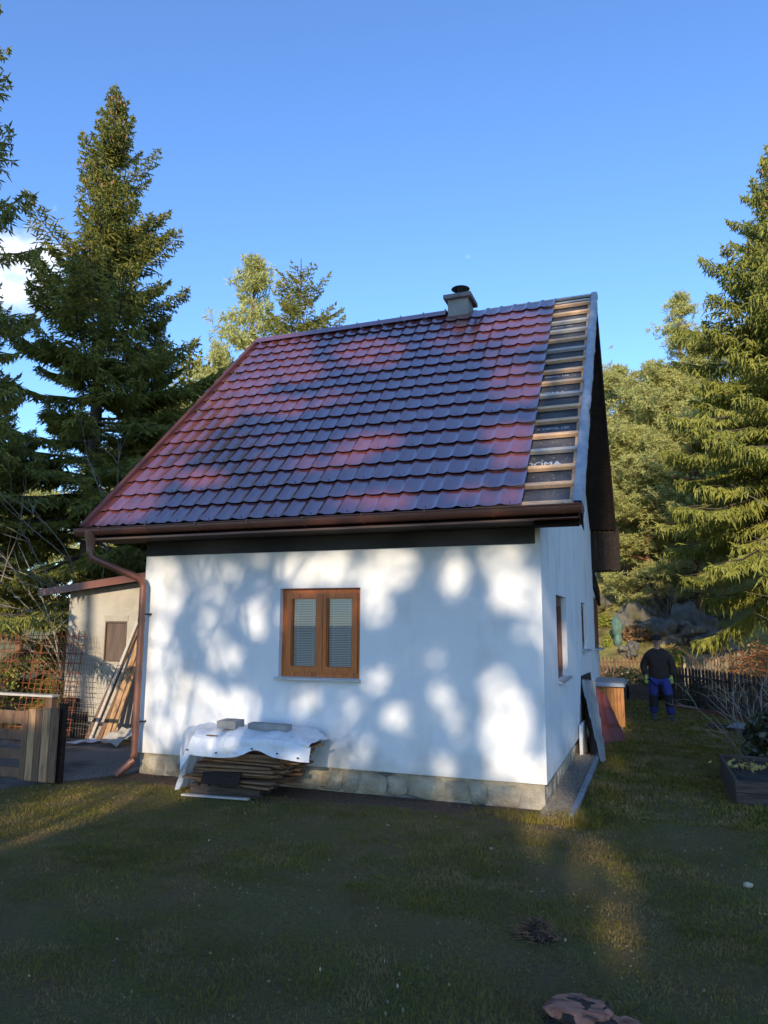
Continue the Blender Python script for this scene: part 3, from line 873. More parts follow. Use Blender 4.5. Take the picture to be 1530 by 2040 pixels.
gut = link('gutter', me, house)
mb = MB()
mb.box(XL + 0.03, XR - 0.02, GY - GR * 0.3, GY + 0.10, 2.965, 2.972)
part('drip_edge', mb, M['gutter'], gut)
for k in range(9):
    x = XL + 0.35 + k * 0.72
    mb = MB()
    pts = [(x, GY + (GR + .004) * math.cos(math.pi + math.pi * j / 8), GZ + (GR * 1.15 + .004) * math.sin(math.pi + math.pi * j / 8)) for j in range(9)]
    for a, b in zip(pts[:-1], pts[1:]): mb.bar(a, b, 0.022, 0.005, (Vector(a) - Vector((x, GY, GZ))))
    mb.box(x - .011, x + .011, GY - GR - 0.02, GY - GR + 0.004, GZ + .0, GZ + .022)
    part('gutter_bracket', mb, M['gutter'], gut)
OX = XL + 0.17
mb = MB(); mb.lathe((OX, GY, 2.86), [(0.048, 0), (0.052, 0.05), (0.075, 0.14), (0.082, 0.21)], 16); mb_o = part('gutter_outlet', mb, M['gutter'], gut, auto=True)
# downpipe: swan neck from the outlet to the wall, then down to a kicked foot
PX, PY = -5.135, -0.115
def bend(pts, k=4):
    out = [Vector(pts[0])]
    for i_ in range(1, len(pts) - 1):
        a, b, c = Vector(pts[i_ - 1]), Vector(pts[i_]), Vector(pts[i_ + 1])
        r = 0.085
        p0 = b + (a - b).normalized() * r; p1 = b + (c - b).normalized() * r
        for j in range(k + 1):
            t = j / k; out.append(p0 * (1 - t) ** 2 + b * 2 * t * (1 - t) + p1 * t * t)
    out.append(Vector(pts[-1])); return out
mb = MB(); pth = bend([(OX, GY, 2.90), (OX, GY, 2.74), (PX, PY, 2.455), (PX, PY, 0.19), (PX - 0.14, PY - 0.16, 0.02)])
mb.tube(pth, 0.045, 14, cap=False)
dp = part('downpipe', mb, M['gutter'], house, smooth=True)
for z in (1.92, 0.60):
    mb = MB(); mb.lathe((PX, PY, z), [(0.047, 0), (0.050, 0.004), (0.050, 0.05), (0.047, 0.054)], 14); part('pipe_collar', mb, M['gutter'], dp, auto=True)
for z in (2.02, 0.66):
    mb = MB(); mb.bar((PX + 0.03, PY, z), (PX + 0.06, 0.0, z), 0.02, 0.02); part('pipe_clamp', mb, M['black'], dp)

# chimney
ch = empty('chimney', (0, 0, 0)); ch.parent = house
CX0, CX1, CY0, CY1 = -1.955, -1.60, 3.47, 3.88
mb = MB(); mb.cbox(CX0, CX1, CY0, CY1, 6.8, 7.43, 0.006)
chs = mb.build('chimney', M['chim'], house); bpy.data.objects.remove(ch); chs.name = 'chimney'
mb = MB(); mb.cbox(CX0 - .065, CX1 + .065, CY0 - .065, CY1 + .065, 7.43, 7.505, 0.006); part('chimney_cap', mb, M['chimcap'], chs)
mb = MB(); mb.box(CX0 - .012, CX1 + .012, CY0 - .02, CY1 + .012, 6.9, 7.12); part('chimney_flashing', mb, M['verge'], chs)
cc = ((CX0 + CX1) / 2, (CY0 + CY1) / 2, 7.5)
mb = MB(); mb.lathe(cc, [(0.062, 0), (0.062, 0.075), (0.052, 0.078), (0.052, 0.01)], 20); part('flue_pipe', mb, M['steel'], chs, auto=True)
mb = MB(); mb.lathe(cc, [(0.155, 0.185), (0.162, 0.19), (0.11, 0.215), (0.03, 0.235), (0.001, 0.237)], 24); part('cowl', mb, M['cowl'], chs, auto=True)
mb = MB()
for a in (0.4, 2.5, 4.6):
    mb.bar((cc[0] + .062 * math.cos(a), cc[1] + .062 * math.sin(a), 7.53), (cc[0] + .12 * math.cos(a), cc[1] + .12 * math.sin(a), 7.692), 0.018, 0.006)
part('cowl_bracket', mb, M['cowl'], chs)

# ---- gravel drip strip and kerb along the side wall
mb = MB(); mb.box(-0.05, 0.235, -0.28, 3.35, -0.05, 0.035); tag(mb.build('gravel_strip', mat('drip_strip_gravel', (0.10, 0.08, 0.06), (0.20, 0.165, 0.12), 60, 0.95, 1, 90)), kind='structure')
n = 5200
P = np.column_stack([RNG.uniform(-0.04, 0.235, n), RNG.uniform(-0.27, 3.34, n), RNG.uniform(0.036, 0.05, n)])
tv = np.array([(1, 0, -.3), (-.5, .87, -.3), (-.5, -.87, -.3), (0, 0, .8)]) 
sz = RNG.uniform(0.005, 0.013, n)
a_ = RNG.uniform(0, 6.28, n)
ca, sa = np.cos(a_), np.sin(a_)
Rz = np.stack([np.stack([ca, -sa, 0 * ca], -1), np.stack([sa, ca, 0 * ca], -1), np.stack([0 * ca, 0 * ca, 0 * ca + 1], -1)], 1)
V = (np.einsum('nij,kj->nki', Rz, tv) * sz[:, None, None] + P[:, None, :]).reshape(-1, 3)
F = (np.arange(n)[:, None, None] * 4 + np.array([[0, 1, 3], [1, 2, 3], [2, 0, 3]])[None]).reshape(-1, 3)
tag(link('pebbles', np_mesh('pebbles', V, F, M['pebble'])), 'loose beige pebbles filling the strip at the foot of the side wall', kind='stuff')
kb = empty('kerb', (0.27, -0.3, 0), 0, 'grey concrete kerb stones edging the gravel strip beside the house', 'kerb')
for k in range(7):
    y0 = -0.30 + k * 0.525
    mb = MB(); mb.cbox(0.24, 0.292, y0, y0 + 0.518, -0.12, 0.072 + random.uniform(-.005, .005), 0.006); part('kerb_stone', mb, M['kerb'], kb)

# ================================================================== TIMBER PILE UNDER THE TARPAULIN
pal = empty('pallet', (-3.45, -0.5, 0), R_(7), 'dark weathered wooden pallet lying on the grass under the board pile', 'pallet')
def lp(name, mb, m, root): return mb.build(name, m, root)
for yy in (-0.13, 0.13, 0.36):
    mb = MB(); mb.cbox(-0.44, 0.40, yy - 0.03, yy + 0.03, 0.025, 0.105, .003); lp('stringer', mb, M['greyboard'], pal)
for k in range(7):
    x = -0.44 + k * 0.125
    mb = MB(); mb.cbox(x, x + 0.095, -0.16, 0.39, 0.107, 0.127, .002); lp('deck_board', mb, M['greyboard'], pal)
for yy in (-0.12, 0.13, 0.36):
    mb = MB(); mb.cbox(-0.44, 0.40, yy - 0.045, yy + 0.045, 0.004, 0.023, .002); lp('bottom_board', mb, M['greyboard'], pal)
rr = random.Random(21)
z = 0.130
lay = 0
plank_lab = 'weathered brown board lying in the stack on the pallet under the white tarpaulin'
while z < 0.64:
    th = rr.choice((0.02, 0.026, 0.036, 0.042))
    yy = -0.68 + rr.uniform(-.03, .03)
    off = 0.16 * smoothstep(0.13, 0.5, z)
    while yy < -0.10:
        w = rr.uniform(0.09, 0.15)
        ln = rr.uniform(0.88, 1.20)
        mb = MB(); mb.cbox(-ln / 2, ln / 2, -w / 2, w / 2, 0, th, .0025)
        o = mb.build('plank', M['boardx'])
        o.location = (-3.39 + off + rr.uniform(-.06, .06) + (0.06 if yy > -.4 else 0), yy + w / 2, z + rr.uniform(0, .004))
        o.rotation_euler = (rr.uniform(-.02, .02), rr.uniform(-.016, .016), rr.uniform(-.12, .16) * (.25 if z > .42 else 1))
        tag(o, plank_lab, 'board', 'boards stacked under the white tarpaulin')
        yy += w + rr.uniform(.0, .03)
    z += th + 0.008 + rr.uniform(0, .012)
    lay += 1
ZT = z
# dark board leaning against the front of the pile
mb = MB(); mb.hexa([(-3.68, -0.80, 0.16), (-3.22, -0.78, 0.14), (-3.22, -0.765, 0.14), (-3.68, -0.785, 0.16), (-3.68, -0.74, 0.27), (-3.20, -0.72, 0.285), (-3.20, -0.705, 0.285), (-3.68, -0.725, 0.27)])
o = mb.build('plank', M['darkwood']); tag(o, 'short near-black board leaning on the front of the plank stack', 'board')
mb = MB(); mb.hexa([(-3.92, -0.80, 0.004), (-3.12, -0.72, 0.004), (-3.12, -0.67, 0.004), (-3.92, -0.75, 0.004), (-3.92, -0.80, 0.024), (-3.12, -0.72, 0.024), (-3.12, -0.67, 0.024), (-3.92, -0.75, 0.024)])
tag(mb.build('plank', M['battenold']), 'thin pale grey lath lying on the grass along the front of the pallet', 'board')

# tarpaulin
tp = empty('tarpaulin', (-3.2, -0.35, 0), 0, 'white tarpaulin with black eyelets draped over the stacked boards', 'tarpaulin')
na, nb = 110, 70
V, F = [], []
for i in range(na + 1):
    a = i / na
    x = -3.99 + a * 1.58
    for j in range(nb + 1):
        b = j / nb                              # 0 back, 1 lower front edge
        top = ZT + 0.03 + 0.055 * noise.noise(Vector((x * 2.3, 2, 0))) 
        hemz = 0.455 + 0.075 * math.exp(-((x + 3.02) / 0.16) ** 2) - 0.02 * math.cos((x + 3.6) * 4)
        if b < 0.55:
            u = b / 0.55
            y = -0.05 + u * (-0.66); zz = top + 0.035 * math.sin(u * 3.1) + 0.02 * noise.noise(Vector((x * 3, y * 6, 3)))
        else:
            u = (b - 0.55) / 0.45
            y = -0.71 - 0.035 * math.sin(min(1, u * 2) * 1.57) - 0.02 * u
            zz = top - (top - hemz) * u
        # rounding of the shoulder
        if 0.45 < b < 0.65:
            k = 1 - abs(b - 0.55) / 0.10; zz -= 0.03 * k * k
        # left end hangs down towards the ground
        if x < -3.86:
            k = (-3.86 - x) / 0.13
            zz = zz - k * (0.12 + 0.24 * (1 - b * 0.6)) if k < 1 else zz
            zz = max(zz, 0.16 + 0.03 * noise.noise(Vector((x * 5, y * 5, 0))))
            x2 = x + k * 0.02
        # right end: front corner folds outwards
        if x > -2.60:
            k = (x + 2.60) / 0.2
            zz -= k * 0.09 * (1 - b) + k * 0.015
            y += 0.10 * k * k * (1 if b > .55 else 0)
        wr = 0.020 * noise.noise(Vector((x * 5.5, y * 5, zz * 5))) + 0.010 * noise.noise(Vector((x * 14, y * 10, zz * 12)))
        rdg = 0.012 * max(0, 1 - abs(noise.noise(Vector((x * 4, zz * 4, 8)))) * 6) * (1 if x > -3.3 else .3)
        V.append((x + (0.02 * noise.noise(Vector((y * 6, zz * 6, 5))) if (i in (0, na)) else 0), y - (wr + rdg) * (1 if b > .55 else .2), zz + (wr + rdg) * (1 if b < .55 else .2)))
for i in range(na):
    for j in range(nb):
        k = i * (nb + 1) + j; F.append((k, k + nb + 1, k + nb + 2, k + 1))
me = bpy.data.meshes.new('sheet'); me.from_pydata(V, [], F); me.materials.append(M['tarp']); me.polygons.foreach_set('use_smooth', [True] * len(F))
o = link('sheet', me, tp); o.location = -Vector(tp.location)
# gathered left skirt reaching the ground
V, F = [], []
for i in range(26):
    a = i / 25
    for j in range(20):
        b = j / 19
        ang_ = 0.2 + a * 2.0
        x = -3.98 - 0.06 * math.sin(ang_) - 0.05 * b; y = -0.70 + a * 0.6 - 0.03 * b
        r = 0.018 * math.sin(a * 23 + b * 2) + 0.02 * noise.noise(Vector((a * 7, b * 4, 2)))
        V.append((x - r + (1 - b) * 0.14, y, 0.66 - b * 0.62 + (1 - b) * 0.02 - (0.15 * (1 - b) * a)))
for i in range(25):
    for j in range(19):
        k = i * 20 + j; F.append((k, k + 20, k + 21, k + 1))
me = bpy.data.meshes.new('hanging_skirt'); me.from_pydata(V, [], F); me.materials.append(M['tarp']); me.polygons.foreach_set('use_smooth', [True] * len(F))
o = link('hanging_skirt', me, tp); o.location = -Vector(tp.location)
for ex, ez in ((-3.88, 0.50), (-3.50, 0.49), (-3.05, 0.56), (-2.74, 0.53), (-2.49, 0.50)):
    mb = MB(); mb.tube([(ex, -0.775, ez), (ex, -0.79, ez)], 0.009, 8); part('eyelet', mb, M['black'], tp)
mb = MB(); mb.hexa([(-2.52, -0.62, 0.55), (-2.36, -0.44, 0.58), (-2.36, -0.38, 0.58), (-2.52, -0.56, 0.55), (-2.52, -0.62, 0.575), (-2.36, -0.44, 0.60), (-2.36, -0.38, 0.60), (-2.52, -0.56, 0.575)])
tag(mb.build('plank', M['boardx']), 'narrow board poking out to the right from beneath the tarpaulin corner', 'board')
# concrete blocks on the tarpaulin
for (bx, by, w, d, h, rz, lab) in ((-3.50, -0.50, 0.24, 0.22, 0.085, 0.05, 'short grey concrete block weighing down the left of the tarpaulin'), (-2.99, -0.50, 0.50, 0.13, 0.07, -0.03, 'long thin grey concrete slab weighing down the right of the tarpaulin')):
    mb = MB(); mb.cbox(-w / 2, w / 2, -d / 2, d / 2, 0, h, .005); o = mb.build('concrete_block', M['concrete'])
    o.location = (bx, by, ZT + 0.068); o.rotation_euler = (0.02, 0.0, rz); tag(o, lab, 'concrete block')

# ================================================================== SHED ON THE LEFT
sh = empty('shed', (-6.9, 2.1, 0), 0, 'small cream rendered shed with a lean-to roof behind the downpipe', 'shed')
HA = (-7.655, -7.20, 1.255, 1.925)
mb = MB()
SX0, SX1 = -8.46, -5.25
def shed_top(x): return 2.36 + (x + 9.09) * 0.108
P = lambda u, v, d: (u, 2.1 + d, v)
wall_plane(mb, P, [HA], SX0, SX1, 0.0, 2.40, 0.2)
mb.poly([(SX0, 2.1, 2.40), (SX1, 2.1, 2.40), (SX1, 2.1, shed_top(SX1)), (SX0, 2.1, shed_top(SX0))])
mb.box(SX0, SX0 + 0.2, 2.3, 5.2, 0, 2.38)
part('wall', mb, M['shedwall'], sh)
mb = MB(); mb.box(HA[0] + .002, HA[1] - .002, 2.125, 2.15, HA[2] + .002, HA[3] - .002)
hd = part('hatch', mb, M['hatch'], sh)
mb = MB()
for (a, b, c, d) in ((HA[0] - .02, HA[1] + .02, HA[3] + .005, HA[3] + .10),): mb.box(a, b, 2.09, 2.098, c, d)
part('lintel', mb, M['shedwall'], sh)
mb = MB(); framebox(mb, P, HA[0] + .003, HA[1] - .003, HA[2] + .003, HA[3] - .003, 0.02, -0.006, 0.024); part('hatch_frame', mb, M['hatch'], sh)
mb = MB(); mb.hexa([(-8.9, 1.86, shed_top(-9.12) + .07), (-5.22, 1.86, shed_top(-5.22) + .07), (-5.22, 5.3, shed_top(-5.22) + .07), (-8.9, 5.3, shed_top(-9.12) + .07),
                    (-8.9, 1.86, shed_top(-9.12) + .10), (-5.22, 1.86, shed_top(-5.22) + .10), (-5.22, 5.3, shed_top(-5.22) + .10), (-8.9, 5.3, shed_top(-9.12) + .10)])
part('roof', mb, M['darkwood'], sh)
mb = MB(); mb.hexa([(-8.92, 1.835, shed_top(-9.12) - .01), (-5.22, 1.835, shed_top(-5.22) - .01), (-5.22, 1.858, shed_top(-5.22) - .01), (-8.92, 1.858, shed_top(-9.12) - .01),
                    (-8.92, 1.835, shed_top(-9.12) + .115), (-5.22, 1.835, shed_top(-5.22) + .115), (-5.22, 1.858, shed_top(-5.22) + .115), (-8.92, 1.858, shed_top(-9.12) + .115)])
part('fascia', mb, M['gutter'], sh)
mb = MB(); mb.box(-7.62, -7.30, 2.07, 2.098, 0.555, 0.59); part('iron_strip', mb, M['sill'], sh)
# planks leaning in the corner by the downpipe
for (x0, z1, x1, y1, w, m_, lab) in (
    (-7.46, 1.86, -6.93, 2.06, 0.11, 'board', 'longest brown board with orange rust stains leaning on the shed wall'),
    (-7.36, 2.08, -6.90, 2.07, 0.05, 'battenold', 'thin grey lath leaning on the shed wall, tallest of the bundle'),
    (-7.22, 1.37, -6.95, 2.03, 0.085, 'board', 'shorter brown board leaning in front of the others at the shed'),
    (-7.08, 1.80, -6.84, 2.06, 0.09, 'boardy', 'pale yellowish board leaning on the shed nearest the downpipe'),
    (-6.98, 1.60, -6.80, 2.05, 0.06, 'boardy', 'narrow pale lath half hidden behind the downpipe'),
    (-7.40, 0.95, -7.26, 1.98, 0.05, 'boardy', 'short thin pale lath standing at the foot of the brown boards')):
    mb = MB(); mb.bar((x0, 1.55 + 0.1 * random.random(), 0.03), (x1, y1, z1), w, 0.024, (0, -1, 0.3))
    tag(mb.build('plank', M[m_]), lab, 'board')
# crumpled sheet and debris at their foot
def crumple(name, pts, m_, lab, cat, amp=0.03):
    V, F = [], []; n = 14
    a, b, c, d = [Vector(p) for p in pts]
    for i in range(n + 1):
        for j in range(n + 1):
            u, v = i / n, j / n
            p_ = (a * (1 - u) + b * u) * (1 - v) + (d * (1 - u) + c * u) * v
            V.append((p_.x, p_.y, p_.z + amp * (0.5 + noise.noise(Vector((p_.x * 6, p_.y * 6, 2)))) ))
    for i in range(n):
        for j in range(n):
            k = i * (n + 1) + j; F.append((k, k + n + 1, k + n + 2, k + 1))
    o = link(name, bpy.data.meshes.new(name)); o.data.from_pydata(V, [], F); o.data.materials.append(M[m_])
    return tag(o, lab, cat)
crumple('plastic_sheet', [(-7.72, 0.95, .04), (-7.35, 1.22, .04), (-7.08, 1.62, .04), (-7.25, 1.75, .05)], 'tarp', 'crumpled white sheet lying on the gravel beside the shed', 'sheet', 0.05)
crumple('plastic_sheet', [(-7.05, 1.35, .05), (-6.6, 1.3, .05), (-6.5, 1.75, .22), (-6.95, 1.8, .2)], 'battenold', 'bent grey sheet lying at the foot of the leaning boards', 'sheet', 0.08)

# rebar mesh
def rebar(name, x0, x1, z1, y0, y1, stepx, stepz, slant, r, m_, lab, wob=0.0):
    root = empty(name, (x0, y0, 0), 0, lab, 'steel mesh')
    P = lambda u, v: Vector((u + slant * v, y0 + (y1 - y0) * v / z1, v))
    mb = MB(); x = x0
    while x < x1:
        mb.tube([P(x + wob * random.uniform(-1, 1), 0.03), P(x, z1 * .5), P(x + wob * random.uniform(-1, 1), z1 + .05)], r, 4, cap=False); x += stepx
    tag(part('upright_bars', mb, M[m_], root), kind='stuff')
    mb = MB(); z = 0.08
    while z <= z1:
        mb.tube([P(x0 - .03, z) + Vector((0, -.008, 0)), P((x0 + x1) / 2, z + wob) + Vector((0, -.008, 0)), P(x1 + .03, z) + Vector((0, -.008, 0))], r * .9, 4, cap=False); z += stepz
    tag(part('cross_bars', mb, M[m_], root), kind='stuff')
rebar('steel_mesh', -10.6, -7.58, 1.72, 1.35, 1.95, 0.125, 0.145, -0.20, 0.0065, 'rust', 'rusty reinforcing mesh panel leaning in front of the dark trees, its bars slanting left')
rebar('steel_mesh', -10.4, -7.45, 1.70, 1.15, 1.80, 0.135, 0.165, -0.27, 0.0055, 'rust', 'second rusty mesh panel leaning just in front of the other', 0.01)
rebar('steel_mesh', -8.05, -7.28, 1.62, 1.45, 2.05, 0.055, 0.075, -0.30, 0.0024, 'wire', 'fine grey wire mesh leaning against the left end of the shed wall', 0.012)
# block pile behind the mesh
for k, (x, z) in enumerate(((-8.35, 0), (-8.0, 0), (-8.33, .22), (-8.02, .22), (-8.2, .44))):
    mb = MB(); mb.cbox(x - .15, x + .13, 1.92, 2.07, z + .02, z + .20, .006)
    tag(mb.build('crate_board', M['darkwood']), 'dark timber block stacked behind the rusty mesh at the shed corner', 'timber block', 'dark blocks behind the rusty mesh')

# wooden board screen at the left edge
bs0 = empty('board_screen', (-5.9, -0.9, 0), 0, 'low brown wooden board screen standing on the gravel at the left edge', 'wooden screen')
xsb = [(-6.175, -6.09, 0.845, 'board'), (-6.082, -5.975, 0.865, 'boardy'), (-5.967, -5.872, 0.872, 'board'), (-5.864, -5.745, 0.885, 'boardy'), (-5.737, -5.625, 0.893, 'board')]
for a, b, z1, m_ in xsb:
    mb = MB(); mb.cbox(a, b, -0.925, -0.90, 0.03, z1, .003); part('board', mb, M[m_], bs0)
for za, zb in ((0.675, 0.83), (0.485, 0.60), (0.26, 0.38), (0.04, 0.16)):
    mb = MB(); mb.cbox(-9.4, -5.66, -0.895, -0.872, za, zb, .003); part('rail', mb, M['board'], bs0)
for x, yy in ((-5.64, -0.86), (-7.6, -0.86)):
    mb = MB(); mb.cbox(x - .035, x + .035, yy, yy + .07, 0.0, 0.93, .003); part('post', mb, M['darkwood'], bs0)
for x in (-6.40, -7.9):
    mb = MB(); mb.cbox(x - .05, x + .05, -0.30, -0.20, 0, .93, .003); part('post', mb, M['board'], bs0)
mb = MB(); mb.cbox(-9.9, -6.32, -0.33, -0.20, .933, .962, .003); part('top_rail', mb, M['battenold'], bs0)

# ================================================================== RIGHT SIDE
def wavy_sheet(name, TL, TR, BL, BR, m_front, lab, waves=4, amp=0.02, steps=3):
    TL, TR, BL, BR = map(Vector, (TL, TR, BL, BR))
    n = ((TR - TL).cross(BL - TL)).normalized()
    V, F = [], []; a, b = waves * 8, 24
    for side in (0, 1):
        for j in range(b + 1):
            v = j / b
            for i in range(a + 1):
                u = i / a
                p_ = (TL * (1 - u) + TR * u) * (1 - v) + (BL * (1 - u) + BR * u) * v
                h = amp * (0.5 + 0.5 * math.cos(2 * math.pi * waves * u)) ** 2 + 0.02 * ((v * steps) % 1.0)
                V.append(tuple(p_ + n * (h + side * 0.002)))
    for side in (0, 1):
        o_ = side * (a + 1) * (b + 1)
        for j in range(b):
            for i in range(a):
                k = o_ + j * (a + 1) + i; F.append((k, k + 1, k + a + 2, k + a + 1))
    me = bpy.data.meshes.new(name); me.from_pydata(V, [], F); me.materials.append(M[m_front])
    me.polygons.foreach_set('use_smooth', [True] * len(F)); me.update(); me.set_sharp_from_angle(angle=R_(40))
    return tag(link(name, me), lab, 'metal sheet')
wavy_sheet('roofing_sheet', (0.03, 3.95, 1.07), (0.21, 4.30, 1.03), (0.36, 2.98, 0.0), (0.40, 3.15, 0.0), 'sheetback', 'wavy metal roofing sheet leaning on the side wall with its pale grey back showing', 4, 0.028, 4)
wavy_sheet('roofing_sheet', (0.02, 3.97, 1.12), (0.05, 5.3, 1.10), (0.22, 3.2, 0.01), (0.26, 4.6, 0.01), 'black', 'black wavy sheet leaning between the grey sheet and the wall', 5, 0.02, 3)  # black wavy sheet in the gap between grey sheet and wall
wavy_sheet('roofing_sheet', (0.10, 5.3, 0.86), (0.30, 5.25, 0.72), (0.26, 4.5, 0.0), (0.63, 5.0, 0.0), 'sheetbrown', 'dark brown-red roofing sheet that also stands in for the shadow on the orange wooden box', 2, 0.02, 3)  # brown sheet doubles as the leaning sheets' shadow on the orange box
mb = MB(); mb.cbox(0.015, 0.062, 3.25, 3.9, 0.0, 0.46, .004)
tag(mb.build('insulation_board', M['plaster']), 'narrow white insulation board standing at the foot of the side wall', 'insulation board')
# orange box
bx = empty('wooden_box', (0.25, 6.4, 0), 0, 'orange stained wooden box with a blue-grey lid by the side wall', 'wooden box')
x = 0.045
while x < 0.47:
    mb = MB(); mb.cbox(x, x + 0.058, 6.40, 6.42, 0.055, 0.775, .003); part('board', mb, M['box'], bx); x += 0.0605
for k in range(9):
    mb = MB(); mb.cbox(0.462, 0.48, 6.43 + k * .105, 6.53 + k * .105, 0.055, 0.775, .003); part('board', mb, M['box'], bx)
mb = MB(); mb.box(0.05, 0.46, 6.425, 7.38, 0.05, 0.76); part('core', mb, M['darkwood'], bx)
for (x, yy) in ((0.06, 6.42), (0.40, 6.42), (0.06, 7.3), (0.40, 7.3)):
    mb = MB(); mb.cbox(x, x + .08, yy, yy + .08, -0.02, 0.052, .004); part('foot', mb, M['concrete'], bx)
mb = MB()
mb.hexa([(0.0, 6.30, .775), (0.56, 6.30, .775), (0.56, 7.5, .775), (0.0, 7.5, .775), (0.02, 6.34, .86), (0.53, 6.34, .84), (0.53, 7.46, .86), (0.02, 7.46, .88)])
lid = part('lid', mb, M['lid'], bx)
md = lid.modifiers.new('bevel', 'BEVEL'); md.width = 0.02; md.segments = 3

# person in work clothes
man = empty('person', (1.14, 8.1, 0.0), 0.0, 'person in dark jacket, blue work trousers and lime gloves walking on the grass', 'person')
def skin_mesh(name, joints, edges, m_, root, sub=2, rootv=0):
    me = bpy.data.meshes.new(name)
    me.from_pydata([j[0] for j in joints], edges, [])
    o = link(name, me, root, m_)
    sk = o.modifiers.new('skin', 'SKIN'); sk.use_smooth_shade = True; sk.branch_smoothing = 0.4
    if not me.skin_vertices: 
        bpy.context.view_layer.objects.active = o
    for k, j in enumerate(joints):
        r = j[1]; r = r if isinstance(r, tuple) else (r, r)
        me.skin_vertices[0].data[k].radius = r
        me.skin_vertices[0].data[k].use_root = (k == rootv)
    s = o.modifiers.new('sub', 'SUBSURF'); s.levels = sub; s.render_levels = sub
    return o
# x = his left-right in the picture, facing the camera (-y)
LH, RH = (-0.115, 0, 0.86), (0.115, 0, 0.86)
body_j = [((0, 0, 0.93), (0.12, 0.09)), ((0, 0.0, 1.12), (0.125, 0.09)), ((0, 0.0, 1.30), (0.13, 0.09)), ((0, -0.01, 1.41), (0.07, 0.07)), ((0.0, -0.03, 1.49), (0.055, 0.06)),
          ((0, -0.05, 1.56), (0.078, 0.095)), ((0, -0.05, 1.64), (0.072, 0.088)),
          ((-0.19, 0, 1.345), (0.055, 0.055)), ((-0.26, 0.02, 1.08), (0.042, 0.042)), ((-0.235, -0.06, 0.87), (0.03, 0.03)),
          ((0.19, 0, 1.345), (0.055, 0.055)), ((0.25, 0.04, 1.08), (0.042, 0.042)), ((0.235, 0.0, 0.87), (0.03, 0.03)),
          ((-0.10, 0, 0.85), (0.075, 0.075)), ((-0.115, -0.03, 0.47), (0.055, 0.055)), ((-0.12, 0.03, 0.10), (0.038, 0.038)),
          ((0.11, 0, 0.85), (0.075, 0.075)), ((0.175, -0.12, 0.49), (0.055, 0.055)), ((0.20, -0.10, 0.10), (0.038, 0.038))]
body_e = [(0, 1), (1, 2), (2, 3), (3, 4), (4, 5), (5, 6), (2, 7), (7, 8), (8, 9), (2, 10), (10, 11), (11, 12), (0, 13), (13, 14), (14, 15), (0, 16), (16, 17), (17, 18)]
skin_mesh('body', body_j, body_e, M['skin'], man)
jk = [((0, 0, 0.75), (0.19, 0.16)), ((0, 0, 0.95), (0.215, 0.175)), ((0, 0, 1.15), (0.222, 0.175)), ((0, 0, 1.31), (0.20, 0.155)), ((0, -0.02, 1.49), (0.095, 0.10)),
      ((-0.20, 0, 1.26), (0.095, 0.10)), ((-0.285, 0.02, 1.07), (0.08, 0.08)), ((-0.25, -0.055, 0.885), (0.058, 0.058)),
      ((0.20, 0, 1.26), (0.095, 0.10)), ((0.28, 0.04, 1.07), (0.08, 0.08)), ((0.25, 0.0, 0.885), (0.058, 0.058))]
skin_mesh('jacket', jk, [(0, 1), (1, 2), (2, 3), (3, 4), (3, 5), (5, 6), (6, 7), (3, 8), (8, 9), (9, 10)], M['jacket'], man)
tr = [((0, 0, 0.88), (0.165, 0.125)), ((-0.10, 0, 0.78), (0.122, 0.122)), ((-0.112, -0.02, 0.62), (0.108, 0.108)), ((-0.118, -0.03, 0.46), (0.094, 0.096)), ((-0.12, 0.0, 0.28), (0.090, 0.092)), ((-0.12, 0.03, 0.11), (0.082, 0.085)),
      ((0.11, 0, 0.78), (0.122, 0.122)), ((0.15, -0.07, 0.62), (0.108, 0.108)), ((0.178, -0.12, 0.48), (0.094, 0.096)), ((0.19, -0.11, 0.30), (0.090, 0.092)), ((0.20, -0.10, 0.12), (0.082, 0.085))]
skin_mesh('trousers', tr, [(0, 1), (1, 2), (2, 3), (3, 4), (4, 5), (0, 6), (6, 7), (7, 8), (8, 9), (9, 10)], M['trousers'], man)
for (a, b) in (((-0.116, -0.035, 0.52), (-0.12, -0.012, 0.27)), ((0.172, -0.115, 0.53), (0.19, -0.118, 0.29))):
    a, b = Vector(a), Vector(b)
    mb = MB(); mb.tube([a, a * .67 + b * .33, a * .33 + b * .67, b], [0.088, 0.092, 0.092, 0.088], 12, cap=False)
    mb.build('knee_patch', M['knee'], man, smooth=True)
for sx, sy in ((-0.12, 0.03), (0.21, -0.10)):
    b_ = [((sx, sy, 0.12), (0.055, 0.055)), ((sx, sy + 0.02, 0.055), (0.05, 0.052)), ((sx + 0.01, sy - 0.10, 0.045), (0.048, 0.038)), ((sx + 0.02, sy - 0.18, 0.035), (0.040, 0.028))]
    skin_mesh('boot', b_, [(0, 1), (1, 2), (2, 3)], M['boot'], man)
def hand(wx, wy, wz, s):
    j = [((wx, wy, wz + .03), .026), ((wx, wy - .01, wz - .05), (.038, .018))]
    e = [(0, 1)]
    o = skin_mesh('glove', j, e, M['glove'], man, 1)
    for k in range(4):
        fx = wx + (k - 1.5) * 0.019; L = (0.062, 0.075, 0.07, 0.055)[k]
        mb = MB(); mb.tube([(fx, wy - .01, wz - .055), (fx, wy - .022, wz - .055 - L * .55), (fx, wy - .012, wz - .055 - L)], [.010, .0095, .008], 7); mb.build('glove_finger', M['glove'], o, smooth=True)
    mb = MB(); mb.tube([(wx + s * .025, wy - .01, wz - .005), (wx + s * .055, wy - .03, wz - .04), (wx + s * .05, wy - .035, wz - .075)], [.013, .011, .009], 7); mb.build('glove_thumb', M['glove'], o, smooth=True)
hand(-0.235, -0.07, 0.855, 1); hand(0.242, -0.02, 0.855, -1)
